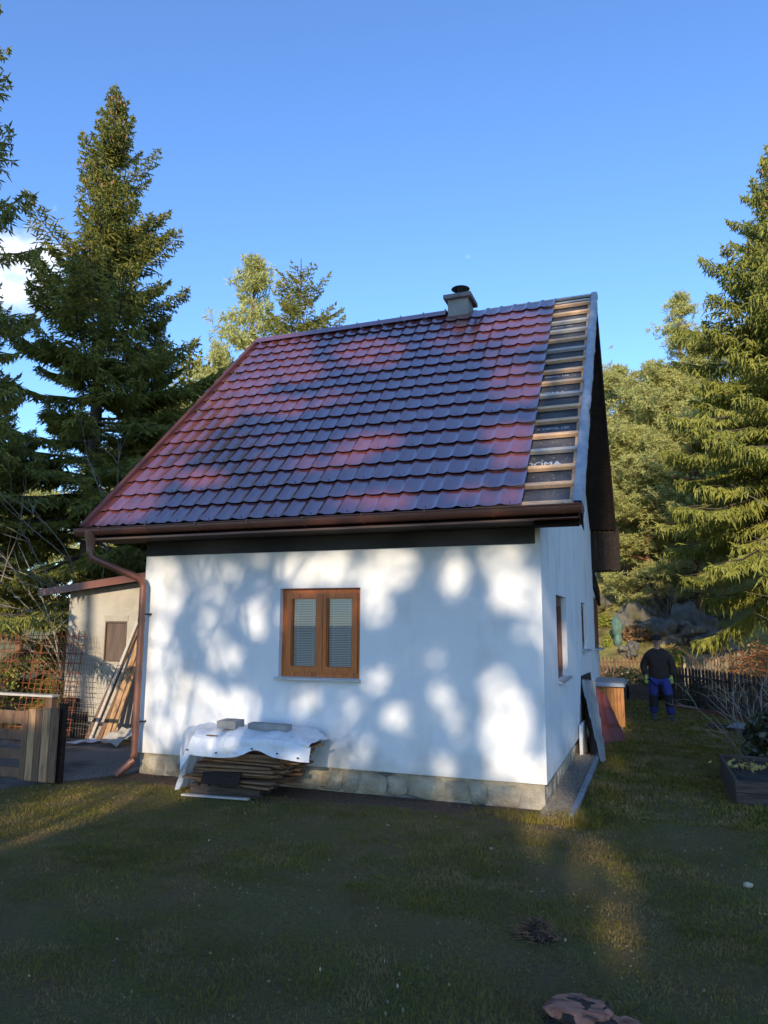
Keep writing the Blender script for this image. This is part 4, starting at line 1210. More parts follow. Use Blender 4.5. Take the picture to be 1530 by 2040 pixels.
# face and cap
hc = Vector((0, -0.05, 1.59))
mb = MB(); mb.lathe((0, 0, 0), [(0.098, 0.0), (0.106, 0.02), (0.100, 0.06), (0.075, 0.098), (0.03, 0.116), (0.001, 0.118)], 18)
cap = mb.build('cap', M['knee'], man, smooth=True); cap.location = (0, -0.045, 1.605); cap.scale = (0.92, 1.08, 1)
mb = MB(); mb.hexa([(-.07, -.06, 0), (.07, -.06, 0), (.075, -.10, .0), (-.075, -.10, .0), (-.07, -.06, .014), (.07, -.06, .014), (.06, -.19, -.008), (-.06, -.19, -.008)])
mb.build('peak', M['knee'], cap)
mb = MB(); mb.tube([(0, -.135, 1.585), (0, -.158, 1.548), (0, -.138, 1.54)], [.009, .014, .010], 8); mb.build('nose', M['skin'], man, smooth=True)
for sx in (-1, 1):
    mb = MB(); mb.lathe((sx * .03, -.136, 1.578), [(.004, -.004), (.009, 0), (.004, .004)], 8); mb.build('eye', M['black'], man, smooth=True)
    mb = MB(); mb.lathe((sx * .086, -.045, 1.55), [(.006, -.03), (.014, -.01), (.015, .012), (.007, .028)], 8); mb.build('ear', M['skin'], man, smooth=True)
mb = MB(); mb.box(-.024, .024, -.139, -.133, 1.512, 1.518); mb.build('mouth', mat('lips', (.25, .10, .08)), man)

# raised beds
def bed(x0, x1, y0, y1, h, rz, lab, nb=2):
    r = empty('raised_bed', (x0, y0, 0), rz, lab, 'raised bed')
    w, d = x1 - x0, y1 - y0
    bh = h / nb
    for k in range(nb):
        z0, z1 = k * bh + 0.005, (k + 1) * bh
        for (a, b, c, e) in ((0, w, 0, .03), (0, w, d - .03, d), (0, .03, .032, d - .032), (w - .03, w, .032, d - .032)):
            mb = MB(); mb.cbox(a, b, c, e, z0, z1, .003); mb.build('side_board', M['greyboard'], r)
    mb = MB(); n = 16
    for i in range(n):
        for j in range(n):
            q = []
            for (di, dj) in ((0, 0), (1, 0), (1, 1), (0, 1)):
                u, v = (i + di) / n, (j + dj) / n
                xx, yy = .03 + u * (w - .06), .03 + v * (d - .06)
                q.append((xx, yy, h * 0.72 + 0.05 * noise.noise(Vector((xx * 3, yy * 3, 1))) + .02 * noise.noise(Vector((xx * 9, yy * 9, 1)))))
            mb.quad(*q)
    tag(mb.build('soil', M['soil'], r), kind='stuff')
    return r
b1 = bed(1.86, 3.6, 1.05, 2.75, 0.25, 0.02, 'grey board raised bed with dark soil at the right edge, near the bare shrub')
b2 = bed(0.42, 1.1, 11.9, 13.0, 0.40, 0.0, 'low grey board raised bed on the lawn behind the orange box', 2)
b3 = bed(-0.4, 0.36, 12.0, 13.0, 0.38, 0.0, 'far grey raised bed half hidden behind the orange box', 2)
# withered leaves in the near bed
n = 120
P = np.column_stack([RNG.normal(2.15, .22, n), RNG.normal(2.25, .16, n), RNG.uniform(.19, .24, n)])
tag(link('withered_leaves', cards_mesh('withered_leaves', P, RNG.uniform(.02, .04, n), M['straw'])), 'heap of yellow withered leaves on the soil of the near raised bed', kind='stuff')
# boards lying on the lawn
for (pts, lab, m_) in ((((1.95, 7.2), (3.0, 6.7)), 'weathered grey board lying in the grass, left of the blue-grey sheet', 'greyboard'), (((2.0, 7.5), (3.1, 6.95)), 'second grey board in the grass partly under the sheet', 'greyboard')):
    mb = MB(); mb.bar((pts[0][0], pts[0][1], .05), (pts[1][0], pts[1][1], .06), .12, .025); tag(mb.build('plank', M[m_]), lab, 'board')
mb = MB(); mb.hexa([(2.25, 6.95, .075), (3.1, 6.4, .10), (3.3, 7.2, .085), (2.45, 7.7, .075), (2.25, 6.95, .083), (3.1, 6.4, .108), (3.3, 7.2, .093), (2.45, 7.7, .083)])
tag(mb.build('metal_sheet', M['lid']), 'blue-grey flat sheet lying on the grass in front of the dark fence', 'metal sheet')

# picket fences
def picket_fence(A, B, z, h, pitch, pw, m_, lab, tilt=0.0, rails=(0.25, 0.78), pointed=True):
    A, B = Vector((*A, z[0])), Vector((*B, z[1])); L = (B - A).length; d = (B - A) / L
    r = empty('picket_fence', A, 0, lab, 'fence')
    n_ = int(L / pitch)
    sd_ = Vector((d.y, -d.x, 0)).normalized()
    mb = MB(); mb.hexa([(-pw / 2, -.010, 0), (pw / 2, -.010, 0), (pw / 2, .010, 0), (-pw / 2, .010, 0), (-pw / 2, -.010, h - .04), (pw / 2, -.010, h - .04), (pw / 2, .010, h - .04), (-pw / 2, .010, h - .04)])
    mb.hexa([(-pw / 2, -.010, h - .04), (pw / 2, -.010, h - .04), (pw / 2, .010, h - .04), (-pw / 2, .010, h - .04), (-pw / 5, -.010, h), (pw / 5, -.010, h), (pw / 5, .010, h), (-pw / 5, .010, h)])
    me = mb.mesh('picket', M[m_])
    az = math.atan2(d.y, d.x)
    for k in range(n_ + 1):
        p_ = A + d * (k * pitch)
        link('picket', me, r, loc=p_ - A + Vector((0, 0, random.uniform(-.012, .012))), rot=(0, tilt + random.uniform(-.015, .015), az))
    for f in rails:
        mb = MB(); mb.bar(Vector((0, 0, h * f)) - sd_ * -.022, d * L + Vector((0, 0, h * f)) - sd_ * -.022, .024, .05); mb.build('rail', M[m_], r)
    k = 0.0
    while k < L:
        p_ = d * k - sd_ * -.06
        mb = MB(); mb.box(p_.x - .035, p_.x + .035, p_.y - .035, p_.y + .035, -.05, h * .95); mb.build('post', M[m_], r); k += 2.2
    return r
# fence on the right
picket_fence((1.42, 11.3), (4.6, 5.6), (0, 0), 0.92, 0.135, 0.082, 'darkfence', 'dark brown picket fence bordering the lawn on the right')
picket_fence((1.85, 13.4), (3.3, 11.9), (0.22, 0.40), 0.90, 0.095, 0.050, 'palewood', 'sunlit pale picket fence panel standing crooked behind the dark fence', 0.06, (0.12, 0.86))
picket_fence((-2.2, 13.7), (1.25, 14.0), (0.25, 0.32), 0.72, 0.10, 0.055, 'board', 'weathered picket fence across the garden behind the person')
mb = MB()
ed = [(1.35, 10.9), (1.9, 9.9), (2.6, 8.6), (3.6, 6.9)]
for a, b in zip(ed[:-1], ed[1:]): mb.bar((*a, .045), (*b, .045), .05, .12)
tag(mb.build('lawn_edging', mat('terracotta_edging', (.13, .04, .02), (.17, .06, .03), 5, .9)), 'low terracotta lawn edging at the foot of the dark fence', 'edging')

# stump, dead root clump, stones and litter
def blob(name, m_, c, r, seed, amp=.3, fr=2.0, sub=3, flat=None):
    bm = bmesh.new(); bmesh.ops.create_icosphere(bm, subdivisions=sub, radius=1)
    for v in bm.verts:
        k = 1 + amp * noise.noise(v.co * fr + Vector((seed, 0, 0))) + amp * .4 * noise.noise(v.co * fr * 3 + Vector((seed, 4, 0)))
        v.co = Vector((v.co.x * r[0] * k, v.co.y * r[1] * k, v.co.z * r[2] * k))
        if flat is not None and v.co.z > flat: v.co.z = flat + (v.co.z - flat) * .12
    me = bpy.data.meshes.new(name); bm.to_mesh(me); bm.free(); me.materials.append(m_)
    return link(name, me, loc=c)
st = empty('tree_stump', (0.70, -3.98, 0), 0, 'low chopped tree stump with a reddish cut face at the bottom of the picture', 'stump')
o = blob('bark', M['darkbark'], (0, 0, 0.0), (.17, .13, .085), 3.0, .45, 2.2, 4); o.parent = st
o = blob('cut_face', M['wood_cut'], (-0.01, 0.0, 0.055), (.15, .11, .055), 5.0, .22, 1.6, 4, flat=.030); o.parent = st
o = blob('splinter', M['wood_cut'], (0.18, 0.03, 0.01), (.10, .05, .03), 6.0, .5, 2.6, 3); o.parent = st
rc = empty('root_clump', (0.36, -3.12, 0), 0, 'dead uprooted grass and root clump lying on the lawn', 'root clump')
o = blob('core', M['darkbark'], (0, 0, .03), (.085, .06, .07), 9.0, .6, 2.4, 4); o.parent = rc
n = 420; Dd = norm(RNG.normal(size=(n, 3)) * [1, 1, .7] + [0, 0, .25]); P = RNG.normal(size=(n, 3)) * [.055, .035, .02] + [0, 0, .05]
tag(link('dead_roots', twigs_mesh('dead_roots', P, Dd, RNG.uniform(.04, .11, n), np.full(n, .006), M['brownbark']), rc), kind='stuff')
def pebble_stone(x, y, s, lab, k):
    o = blob('stone', M['chip'], (x, y, s * .4), (s, s * .8, s * .6), k, .35, 1.2, 2); tag(o, lab, 'stone')
pebble_stone(1.68, -1.64, .035, 'pale angular stone on dark earth near the right edge of the lawn', 1.0)
pebble_stone(-1.35, -1.10, .022, 'small white stone in the grass below the foundation wall', 2.0)
pebble_stone(-0.28, -1.45, .020, 'small beige stone in the grass in front of the house corner', 3.0)
n = 70
P = np.column_stack([RNG.uniform(-5, 2.2, n), RNG.uniform(-4.8, -.1, n), RNG.uniform(.02, .035, n)])
tag(link('wood_chips', cards_mesh('wood_chips', P, RNG.uniform(.004, .014, n), M['chip'])), 'scattered pale wood chips in the grass', kind='stuff')
M['leafdry'] = mat('dull_dry_leaf', (.16,.09,.045), (.26,.16,.08), 6, .9)
n = 1500
P = np.column_stack([RNG.uniform(-6, 3.5, n), RNG.uniform(-5.6, 3, n), RNG.uniform(.006, .03, n)])
P = P[~((P[:, 0] < 0.3) & (P[:, 1] > -.05))]
n = len(P)
tag(link('fallen_leaves', cards_mesh('fallen_leaves', P, RNG.uniform(.006, .015, n), M['leafdry'])), 'small dry brown leaves scattered on the lawn', kind='stuff')

# grass blades
def grass(n, x0, x1, y0, y1, h0, h1, w, name, test):
    x = RNG.uniform(x0, x1, n); y = RNG.uniform(y0, y1, n)
    k = test(x, y); x, y = x[k], y[k]; n = len(x)
    dens = np.array([noise.noise(Vector((a * 1.1, b * 1.1, 0))) + .5 * noise.noise(Vector((a * 4, b * 4, 0))) for a, b in zip(x, y)])
    keep = RNG.uniform(-.75, .55, n) < dens + .38; x, y, dens = x[keep], y[keep], dens[keep]; n = len(x)
    z = np.array([ground_z(a, b) for a, b in zip(x, y)])
    a = RNG.uniform(0, 6.283, n); le = RNG.uniform(.3, 1.25, n); h = RNG.uniform(h0, h1, n) * (1 + .9 * np.clip(dens, -.5, .6))
    dx, dy = np.cos(a), np.sin(a)
    b = np.column_stack([x, y, z - .004]); s = np.column_stack([-dy, dx, 0 * x]) * (w / 2)
    mid = b + np.column_stack([dx * h * le * .35, dy * h * le * .35, h * .62]); tip = b + np.column_stack([dx * h * le, dy * h * le, h * (1 - .25 * le)])
    V = np.stack([b - s, b + s, mid + s * .7, mid - s * .7, tip], 1).reshape(-1, 3)
    i5 = np.arange(n) * 5
    F = np.concatenate([np.column_stack([i5, i5 + 1, i5 + 2]), np.column_stack([i5, i5 + 2, i5 + 3]), np.column_stack([i5 + 3, i5 + 2, i5 + 4])])
    return V, F
M['grass'] = mat('grass_blades', (0.150, 0.130, 0.020), (0.230, 0.185, 0.034), 1.6, 0.7, trans=0.2, c3=(0.31, 0.215, 0.075), s3=2.4, lo3=0.48, hi3=0.64, spec=0.2)
def lawn_ok(x, y):
    house_ = (x < 0.30) & (y > -.05)
    dirt_ = (y > -.42) & (x < 0.0)
    left = (x < -5.1) & (y > -(0.1 + (-5.1 - x) * 1.25)) 
    bed_ = (x > 1.78) & (y > 1.0) & (y < 2.8)
    far = y > 12
    kerb_ = (x > .0) & (x < .3) & (y > -.3) & (y < 3.4)
    # inside the camera's fan
    return ~(house_ | dirt_ | left | bed_ | far | kerb_)
def fan(x, y):
    ax = np.degrees(np.arctan2(-(x - 1.135), y + 7.935))
    return (ax < 56) & (ax > -16)
parts_ = []
for (n, y0, y1, h0, h1, w) in ((200000, -5.9, -2.6, .012, .030, .0036), (150000, -3.0, 0.2, .014, .032, .0050), (60000, 0, 5, .025, .050, .010), (36000, 5, 12.5, .03, .06, .016)):
    x0, x1 = (-7.6, 3.0) if y1 < 1 else (0.2, 4.6)
    parts_.append(grass(n, x0, x1, y0, y1, h0, h1, w, 'g', lambda x, y: lawn_ok(x, y) & fan(x, y)))
# longer tufts at the house corner
n = 2600
x = RNG.normal(-.10, .30, n); y = RNG.normal(-.30, .10, n)
parts_.append(grass(n, -.75, .55, -.48, -.12, .05, .12, .006, 'g', lambda x, y: x < 10))
Vs, Fs, o_ = [], [], 0
for V, F in parts_:
    Vs.append(V); Fs.append(F + o_); o_ += len(V)
tag(link('grass', np_mesh('grass', np.concatenate(Vs), np.concatenate(Fs), M['grass'])), 'short worn grass covering the lawn in front of the house', kind='stuff')

# small weeds and clover between the blades
n = 9000
x = RNG.uniform(-6.5, 4, n); y = RNG.uniform(-5.6, 6, n); k = lawn_ok(x, y) & fan(x, y); x, y = x[k], y[k]
q = np.array([noise.noise(Vector((a * 1.9 + 5, b * 1.9, 2))) for a, b in zip(x, y)]) > .08
x, y = x[q], y[q]; n = len(x)
P = np.column_stack([x, y, RNG.uniform(.006, .022, n)])
M['weed'] = mat('grey_green_weed', (0.10, 0.115, 0.05), (0.17, 0.175, 0.085), 9, .7)
tag(link('weeds', cards_mesh('weeds', P, RNG.uniform(.006, .014, n), M['weed'])), 'clover and small weeds growing through the worn lawn', kind='stuff')

# ================================================================== TREES
def conifer(name, seed, H, R, z0, dens, mneedle, mbark, droop=0.55, hang=0.5, trunk_r=0.16, top_up=0.7, tw=0.045, gaps=0.12, power=0.75, cones=0, hanglen=0.22, step=0.30, sparse=1.0, irr=0.5, low=None, rmax=9.0):
    rg = np.random.default_rng(seed)
    P, D, L, W = [], [], [], []
    br = MB()
    conesP = []
    z = z0
    queue = list(low or [])
    while z < H - 0.7 or queue:
        f = (z - z0) / (H - z0)
        nb = (4 if f > .75 else 6)
        if z >= H - 0.7: break
        todo = [None] * nb
        if queue: todo += queue; queue = []
        for lowb in todo:
            if rg.uniform() < gaps and lowb is None: continue
            zz = min(H - .5, z + rg.uniform(-.28, .28))
            ff = min(1, max(0, (zz - z0) / (H - z0)))
            Lb = min(rmax, R * (1 - ff) ** power) * rg.uniform(0.70, 1.15) + 0.12
            az = rg.uniform(0, 2 * math.pi)
            Lb *= 1 + irr * noise.noise(Vector((math.cos(az) * 1.3 + seed, math.sin(az) * 1.3, zz * .55)))
            if lowb: zz, az, Lb = lowb
            s0 = -0.30 + (top_up + 0.35) * ff ** 1.3 + rg.uniform(-.12, .12)
            c2 = droop * (1 - ff); c3 = droop * 0.85 * (1 - ff * .5)
            m_ = max(4, int(Lb / 0.07 * sparse))
            t = np.linspace(0.0, 1, m_)
            rad = Lb * t
            zc = Lb * (s0 * t - c2 * t * t + c3 * t ** 3)
            wob = 0.05 * Lb * np.sin(t * rg.uniform(2, 5) + rg.uniform(0, 6))
            ca, sa = math.cos(az), math.sin(az)
            pts = np.column_stack([rad * ca - wob * sa, rad * sa + wob * ca, zz + zc])
            idx = np.linspace(0, m_ - 1, 5).astype(int)
            r0 = 0.010 + 0.012 * Lb
            br.tube([tuple(pts[i]) for i in idx], [r0, r0 * .8, r0 * .6, r0 * .35, r0 * .12], 4, cap=False)
            tan = np.gradient(pts, axis=0); tan = norm(tan)
            side = norm(np.cross(tan, [0, 0, 1.0]))
            k0 = int(m_ * (0.12 if ff > .6 else 0.22))
            for s in (-1, 1):
                p = pts[k0:]; tn = tan[k0:]; sd_ = side[k0:] * s; tt = t[k0:]
                n = len(p)
                ls = np.minimum(0.62, (0.16 + 0.34 * Lb) * (1 - tt) ** 0.55 * rg.uniform(.6, 1.1, n) + 0.07)
                d0 = norm(tn * rg.uniform(.5, .9, n)[:, None] + sd_ * rg.uniform(.6, 1.0, n)[:, None] + np.array([0, 0, -.28 * (1 - ff)])[None] + rg.normal(size=(n, 3)) * .12)
                P.append(p); D.append(d0); L.append(ls); W.append(np.full(n, tw * 1.1))
                # secondary twigs along the side shoot
                nsec = max(1, int(3 * dens))
                for q in range(nsec):
                    fr = (q + .6) / (nsec + .2)
                    pb = p + d0 * (ls * fr)[:, None]
                    for s2 in (-1, 1):
                        dd = norm(d0 * .6 + norm(np.cross(d0, [0, 0, 1.0])) * s2 * .7 + np.array([0, 0, -hang])[None] * rg.uniform(.4, 1.5, n)[:, None] + rg.normal(size=(n, 3)) * .15)
                        P.append(pb); D.append(dd); L.append(ls * (1 - fr * .5) * rg.uniform(.35, .65, n) + .03); W.append(np.full(n, tw))
                    if hang > .3:
                        dd = norm(np.array([0, 0, -1.0])[None] + rg.normal(size=(n, 3)) * .22)
                        P.append(pb); D.append(dd); L.append(rg.uniform(.4, 1.1, n) * hanglen * (0.4 + .6 * (1 - ff))); W.append(np.full(n, tw * .9))
            # terminal tuft pointing up
            P.append(pts[-1:]); D.append(norm(tan[-1:] + [[0, 0, .3]])); L.append(np.array([.16])); W.append(np.array([tw]))
            if cones and ff > .45 and rg.uniform() < .55:
                for _ in range(cones):
                    k = rg.integers(int(m_ * .5), m_); conesP.append(pts[k] + rg.normal(size=3) * [.06, .06, .0] + [0, 0, -.05])
        z += step * (0.75 + 0.5 * (1 - f)) * rg.uniform(.85, 1.15)
    # leader
    for q in range(10):
        zz = H - 0.25 - 0.8 * (q / 10) ** 1.2
        a = rg.uniform(0, 6.28)
        P.append(np.array([[0, 0, zz]])); D.append(norm(np.array([[math.cos(a) * .5, math.sin(a) * .5, .75]]))); L.append(np.array([.08 + .20 * q / 14])); W.append(np.array([tw * .7]))
    P, D, L, W = np.concatenate(P), np.concatenate(D), np.concatenate(L), np.concatenate(W)
    crown = twigs_mesh('crown', P, D, L, W, mneedle, True, rg)
    tk = MB()
    zs_ = [0, .4, H * .3, H * .6, H * .85, H]
    wv = [(0, 0)] + [(rg.uniform(-.04, .04), rg.uniform(-.04, .04)) for _ in range(4)] + [(0, 0)]
    tk.tube([(wv[i][0], wv[i][1], zs_[i] - .15 * (i == 0)) for i in range(6)], [trunk_r * 1.35, trunk_r, trunk_r * .8, trunk_r * .5, trunk_r * .22, .012], 10, cap=False)
    trunk = tk.mesh('trunk', mbark, True)
    branches = br.mesh('branches', mbark, True)
    cm = None
    if conesP:
        cp = np.array(conesP); n = len(cp)
        cm = twigs_mesh('cones', cp, norm(np.array([[0, 0, -1.0]]) + rg.normal(size=(n, 3)) * .1), np.full(n, .13), np.full(n, .042), M['cone'], True, rg)
    return dict(crown=crown, trunk=trunk, branches=branches, cones=cm)

def plant_tree(name, ms, x, y, z=None, s=1.0, rz=0.0, label='', cat='tree', group=None, sz=None, tilt=(0, 0)):
    if z is None: z = ground_z(x, y) - .05
    r = empty(name, (x, y, z), rz, label, cat, group)
    r.rotation_euler = (tilt[0], tilt[1], rz)
    r.scale = (s, s, sz or s)
    for k in ('trunk', 'branches', 'crown', 'cones'):
        if ms.get(k) is not None:
            o = link(k, ms[k], r)
            if k in ('crown', 'cones', 'branches'): o['kind'] = 'stuff'
    return r

sp_big = conifer('spruce', 5, 15.3, 3.8, 1.0, 1.3, M['spruce'], M['bark'], droop=.75, hang=.55, trunk_r=.20, cones=3, gaps=.14, power=1.05, step=.31, top_up=1.05, sparse=.95, tw=.036, rmax=2.5)
sp_edge = conifer('spruce', 31, 11.4, 1.75, 3.6, 1.2, M['spruce'], M['bark'], droop=.75, hang=.6, trunk_r=.16, cones=2, gaps=.15, power=.5, step=.46, top_up=.9, sparse=.85, tw=.030, irr=.3, low=[(2.70, 0.12, 2.2)])
sp_right = conifer('spruce', 9, 12.9, 4.1, 3.3, 1.3, M['spruceR'], M['bark'], droop=.62, hang=.95, trunk_r=.19, cones=2, gaps=.04, power=.9, hanglen=.34, step=.21, top_up=.6, sparse=.9, tw=.032, irr=.35, rmax=2.75)
sp_slim = conifer('spruce', 17, 15.4, 5.0, 2.0, .8, M['spruce'], M['bark'], droop=.45, hang=.4, trunk_r=.14, cones=1, gaps=.12, power=.92, step=.36, top_up=.9, sparse=.7, tw=.045, rmax=2.3, irr=.4)
sp_small = conifer('spruce', 14, 9.0, 1.75, .6, .7, M['spruce'], M['bark'], droop=.5, hang=.4, trunk_r=.10, cones=1, gaps=.2, power=.85, step=.36, top_up=.8, sparse=.55, tw=.06)

def pine_tree(seed, H, R, z0, ntuft, mneedle, shape=1.0, tl=.24, narrow=False):
    rg = np.random.default_rng(seed)
    br = MB(); P, D, L, W = [], [], [], []
    nb = int(26 + H * 2.2)
    centres = []
    for b in range(nb):
        f = (b + rg.uniform(0, 1)) / nb
        zz = z0 + (H - z0) * f ** .9
        prof = math.sin(math.pi * min(1, max(.02, .18 + .82 * f))) ** .55 if not narrow else (1 - f) ** .7 * .9 + .12
        Lb = R * prof * rg.uniform(.55, 1.15)
        az = rg.uniform(0, 6.283); s0 = rg.uniform(.05, .5)
        ca, sa = math.cos(az), math.sin(az)
        pts = []
        for q in range(6):
            t = q / 5
            pts.append((Lb * t * ca + .12 * Lb * math.sin(3 * t + b) * -sa, Lb * t * sa + .12 * Lb * math.sin(3 * t + b) * ca, zz + Lb * (s0 * t - .25 * t * t + .25 * t ** 3)))
        r0 = .018 + .014 * Lb
        br.tube(pts, [r0 * (1 - .15 * q) for q in range(6)], 4, cap=False)
        nt_ = max(3, int(ntuft * Lb / R))
        for _ in range(nt_):
            t = rg.uniform(.25, 1.05) ** .8
            k = min(4, int(t * 5)); u = t * 5 - k
            c = np.array(pts[k]) * (1 - u) + np.array(pts[min(5, k + 1)]) * u
            c = c + rg.normal(size=3) * [.36, .36, .22] * (0.35 + .5 * Lb / R)
            centres.append(c)
    for _ in range(int(ntuft * 1.5)):
        centres.append(np.array([rg.normal() * .18, rg.normal() * .18, H - abs(rg.normal()) * .6]))
    C_ = np.array(centres); n = len(C_)
    k = 17
    P = np.repeat(C_, k, 0) + rg.normal(size=(n * k, 3)) * .035
    D = norm(rg.normal(size=(n * k, 3)) + [0, 0, .45])
    L = rg.uniform(.5, 1, n * k) * tl; W = np.full(n * k, .036)
    crown = twigs_mesh('crown', P, D, L, W, mneedle, False, rg)
    tk = MB(); tk.tube([(0, 0, -.2), (.05, 0, H * .3), (-.05, .04, H * .65), (0, 0, H)], [.17, .14, .09, .015], 8, cap=False)
    return dict(crown=crown, trunk=tk.mesh('trunk', M['pinebark'], True), branches=br.mesh('branches', M['pinebark'], True))
pn_a = pine_tree(3, 9.5, 2.7, .8, 90, M['pine'])
pn_b = pine_tree(8, 11.0, 2.6, 1.2, 90, M['pine'])
pn_n = pine_tree(12, 12.0, 2.0, 2.0, 60, M['pine'], narrow=True)

# the individual trees
G0 = 'conifers in the wood behind the house'
plant_tree('spruce_tree', sp_big, -10.4, 4.5, 0, 1.0, 0.4, 'tallest spruce hung with brown cones, standing behind the shed', 'spruce', sz=.96)
plant_tree('spruce_tree', sp_big, -9.6, 5.4, 0, .78, 2.6, 'dark spruce growing close behind the shed, right of the tallest spruce', 'spruce', sz=.60)
plant_tree('spruce_tree', sp_big, -12.6, 3.2, 0, .68, 4.1, 'dark ragged spruce left of the tallest one, its foot behind the rusty mesh', 'spruce')
plant_tree('spruce_tree', sp_edge, -8.6, -1.0, 0, 1.0, 0.0, 'shadowed spruce whose branch tips enter at the left edge of the picture', 'spruce')
plant_tree('spruce_tree', sp_right, 4.55, 9.2, .0, 1.0, .3, 'large sunlit spruce with hanging twigs at the right edge', 'spruce')
plant_tree('spruce_tree', sp_right, 6.4, 12.5, .1, .95, 2.2, 'spruce behind the large sunlit one at the right edge', 'spruce')
plant_tree('spruce_tree', sp_slim, -10.9, 15.2, .3, 1.0, .8, 'slender spruce rising alone above the left part of the roof ridge', 'spruce')
plant_tree('pine_tree', pn_n, -14.4, 17.6, .3, 1.4, 0, 'tall pale pine with a narrow crown rising left of the roof peak', 'pine', sz=1.42)
plant_tree('pine_tree', pn_a, -14.6, 15.6, .2, 1.0, 1.0, 'rounded pale pine just left of the roof verge', 'pine', sz=1.30)
plant_tree('pine_tree', pn_b, -13.4, 16.0, .2, 1.0, 2.0, 'pale green pine whose crown touches the sloping roof edge', 'pine', sz=1.08)
plant_tree('spruce_tree', sp_small, -15.6, 15.0, .2, 1.42, 2.0, 'small spruce between the dark trees and the tall pale pine', 'spruce')
plant_tree('pine_tree', pn_b, -12.2, 17.6, .3, 1.08, 3.3, 'pine lower than the slender spruce, behind the roof ridge', 'pine')
plant_tree('pine_tree', pn_a, -17.3, 13.0, .1, .85, 4.0, 'low bushy pine behind the big left spruce', 'pine')
plant_tree('pine_tree', pn_a, -24.0, 14.5, .1, .9, 5.0, 'distant pine seen low between the spruces at the left edge', 'pine')
plant_tree('pine_tree', pn_b, -27.0, 18.5, .1, .85, 1.5, 'farthest pine low on the left horizon', 'pine')
plant_tree('pine_tree', pn_a, -13.2, 12.2, .1, .92, 5.2, 'bushy pale pine directly behind the sloping roof verge', 'pine')
plant_tree('pine_tree', pn_b, -15.2, 13.4, .1, .92, .7, 'pale pine between the dark spruces and the roof verge', 'pine')
plant_tree('pine_tree', pn_b, -12.4, 14.0, .1, 1.0, 2.9, 'dense pale pine filling the gap beside the upper roof verge', 'pine', sz=.98)
plant_tree('pine_tree', pn_a, -14.0, 13.6, .1, 1.0, 3.9, 'dense yellow-green pine lower down beside the roof verge', 'pine', sz=1.02)
# right hand wood on the hill
for (k, ms, x, y, s, sz_, lab) in (
    (0, pn_a, 1.75, 20.6, 1.1, .93, 'broad pale green pine above the rocks, its top highest of the right hand wood'),
    (1, pn_b, 0.25, 21.6, .95, .78, 'pale pine just right of the black roof gable'),
    (2, pn_a, -0.9, 24.0, .95, .82, 'yellowish pine partly hidden by the roof gable'),
    (3, pn_b, 3.2, 21.5, 1.1, .84, 'pine between the broad one and the big sunlit spruce'),
    (4, pn_a, 1.0, 18.6, .85, .72, 'low pine with drooping lit branches over the dark rocks'),
    (5, pn_n, 2.8, 25.5, 1.05, .92, 'slim pine top standing behind the broad pale one'),
    (6, pn_b, -2.6, 25.0, 1.0, .9, 'pine behind the chimney side of the roof'),
    (7, pn_b, 5.2, 19.0, 1.1, .9, 'pine hidden behind the large sunlit spruce'),
    (8, pn_b, 2.5, 17.6, .8, .62, 'young pine on the slope left of the large spruce')):
    plant_tree('pine_tree', ms, x, y, None, s, k * 1.3, lab, 'pine', sz=sz_)

# rock outcrops on the slope
M['rock'] = mat('lichen_rock', (0.10, 0.09, 0.075), (0.24, 0.22, 0.18), 2.2, .95, 1.0, 9, c3=(0.10, 0.085, 0.03), s3=1.1, lo3=.45, hi3=.62)
for k, (x, y, w, h) in enumerate(((-0.75, 19.6, .5, 1.0), (0.65, 17.6, 1.0, 1.7), (1.35, 16.6, .9, 1.3), (2.1, 16.8, .9, 1.7), (0.35, 15.6, .4, .6), (2.7, 16.2, .8, 1.1), (1.3, 18.6, 1.3, 2.4))):
    o = blob('rock_outcrop', M['rock'], (x, y, ground_z(x, y) + h * .06), (w * .75, .6, h * .40), 10.0 + k * 3, .62, 1.25, 4)
    tag(o, ['grey rock outcrop nearest the house wall on the slope', 'pale rock face behind the wrapped teal shrub', 'rock face above the person', 'rock right of the others under the pines', 'small rock low on the grassy slope', 'shaded rock beside the large spruce', 'big upper rock face under the pines', 'rock at the top of the sunlit grassy slope'][k], 'rock')

# shrubs
def bush(name, loc, n, r, size, m_, lab, cat='shrub', twigs=0, mt=None, kind_crown='foliage', seed=1, flat=1.0):
    rg = np.random.default_rng(seed)
    root = empty(name, loc, 0, lab, cat)
    d = norm(rg.normal(size=(n, 3))); rad = rg.uniform(.35, 1, n) ** .6
    nn_ = np.array([1 + .35 * noise.noise(Vector(v) * 2.2 + Vector((seed, 0, 0))) for v in d])
    P = d * (rad * nn_)[:, None] * np.array(r) + [0, 0, r[2] * .9]
    P = P[P[:, 2] > 0.02]
    o = link(kind_crown, cards_mesh(kind_crown, P, rg.uniform(.6, 1.2, len(P)) * size, m_, rg), root); o['kind'] = 'stuff'
    mb = MB()
    for _ in range(max(3, twigs)):
        a = rg.uniform(0, 6.28); q = rg.uniform(.3, .9)
        e = (math.cos(a) * r[0] * q, math.sin(a) * r[1] * q, r[2] * rg.uniform(.9, 1.7))
        mb.tube([(0, 0, -.05), (e[0] * .4, e[1] * .4, e[2] * .5), e], [.014, .009, .003], 4, cap=False)
    mb.build('stem', mt or M['brownbark'], root)
    return root
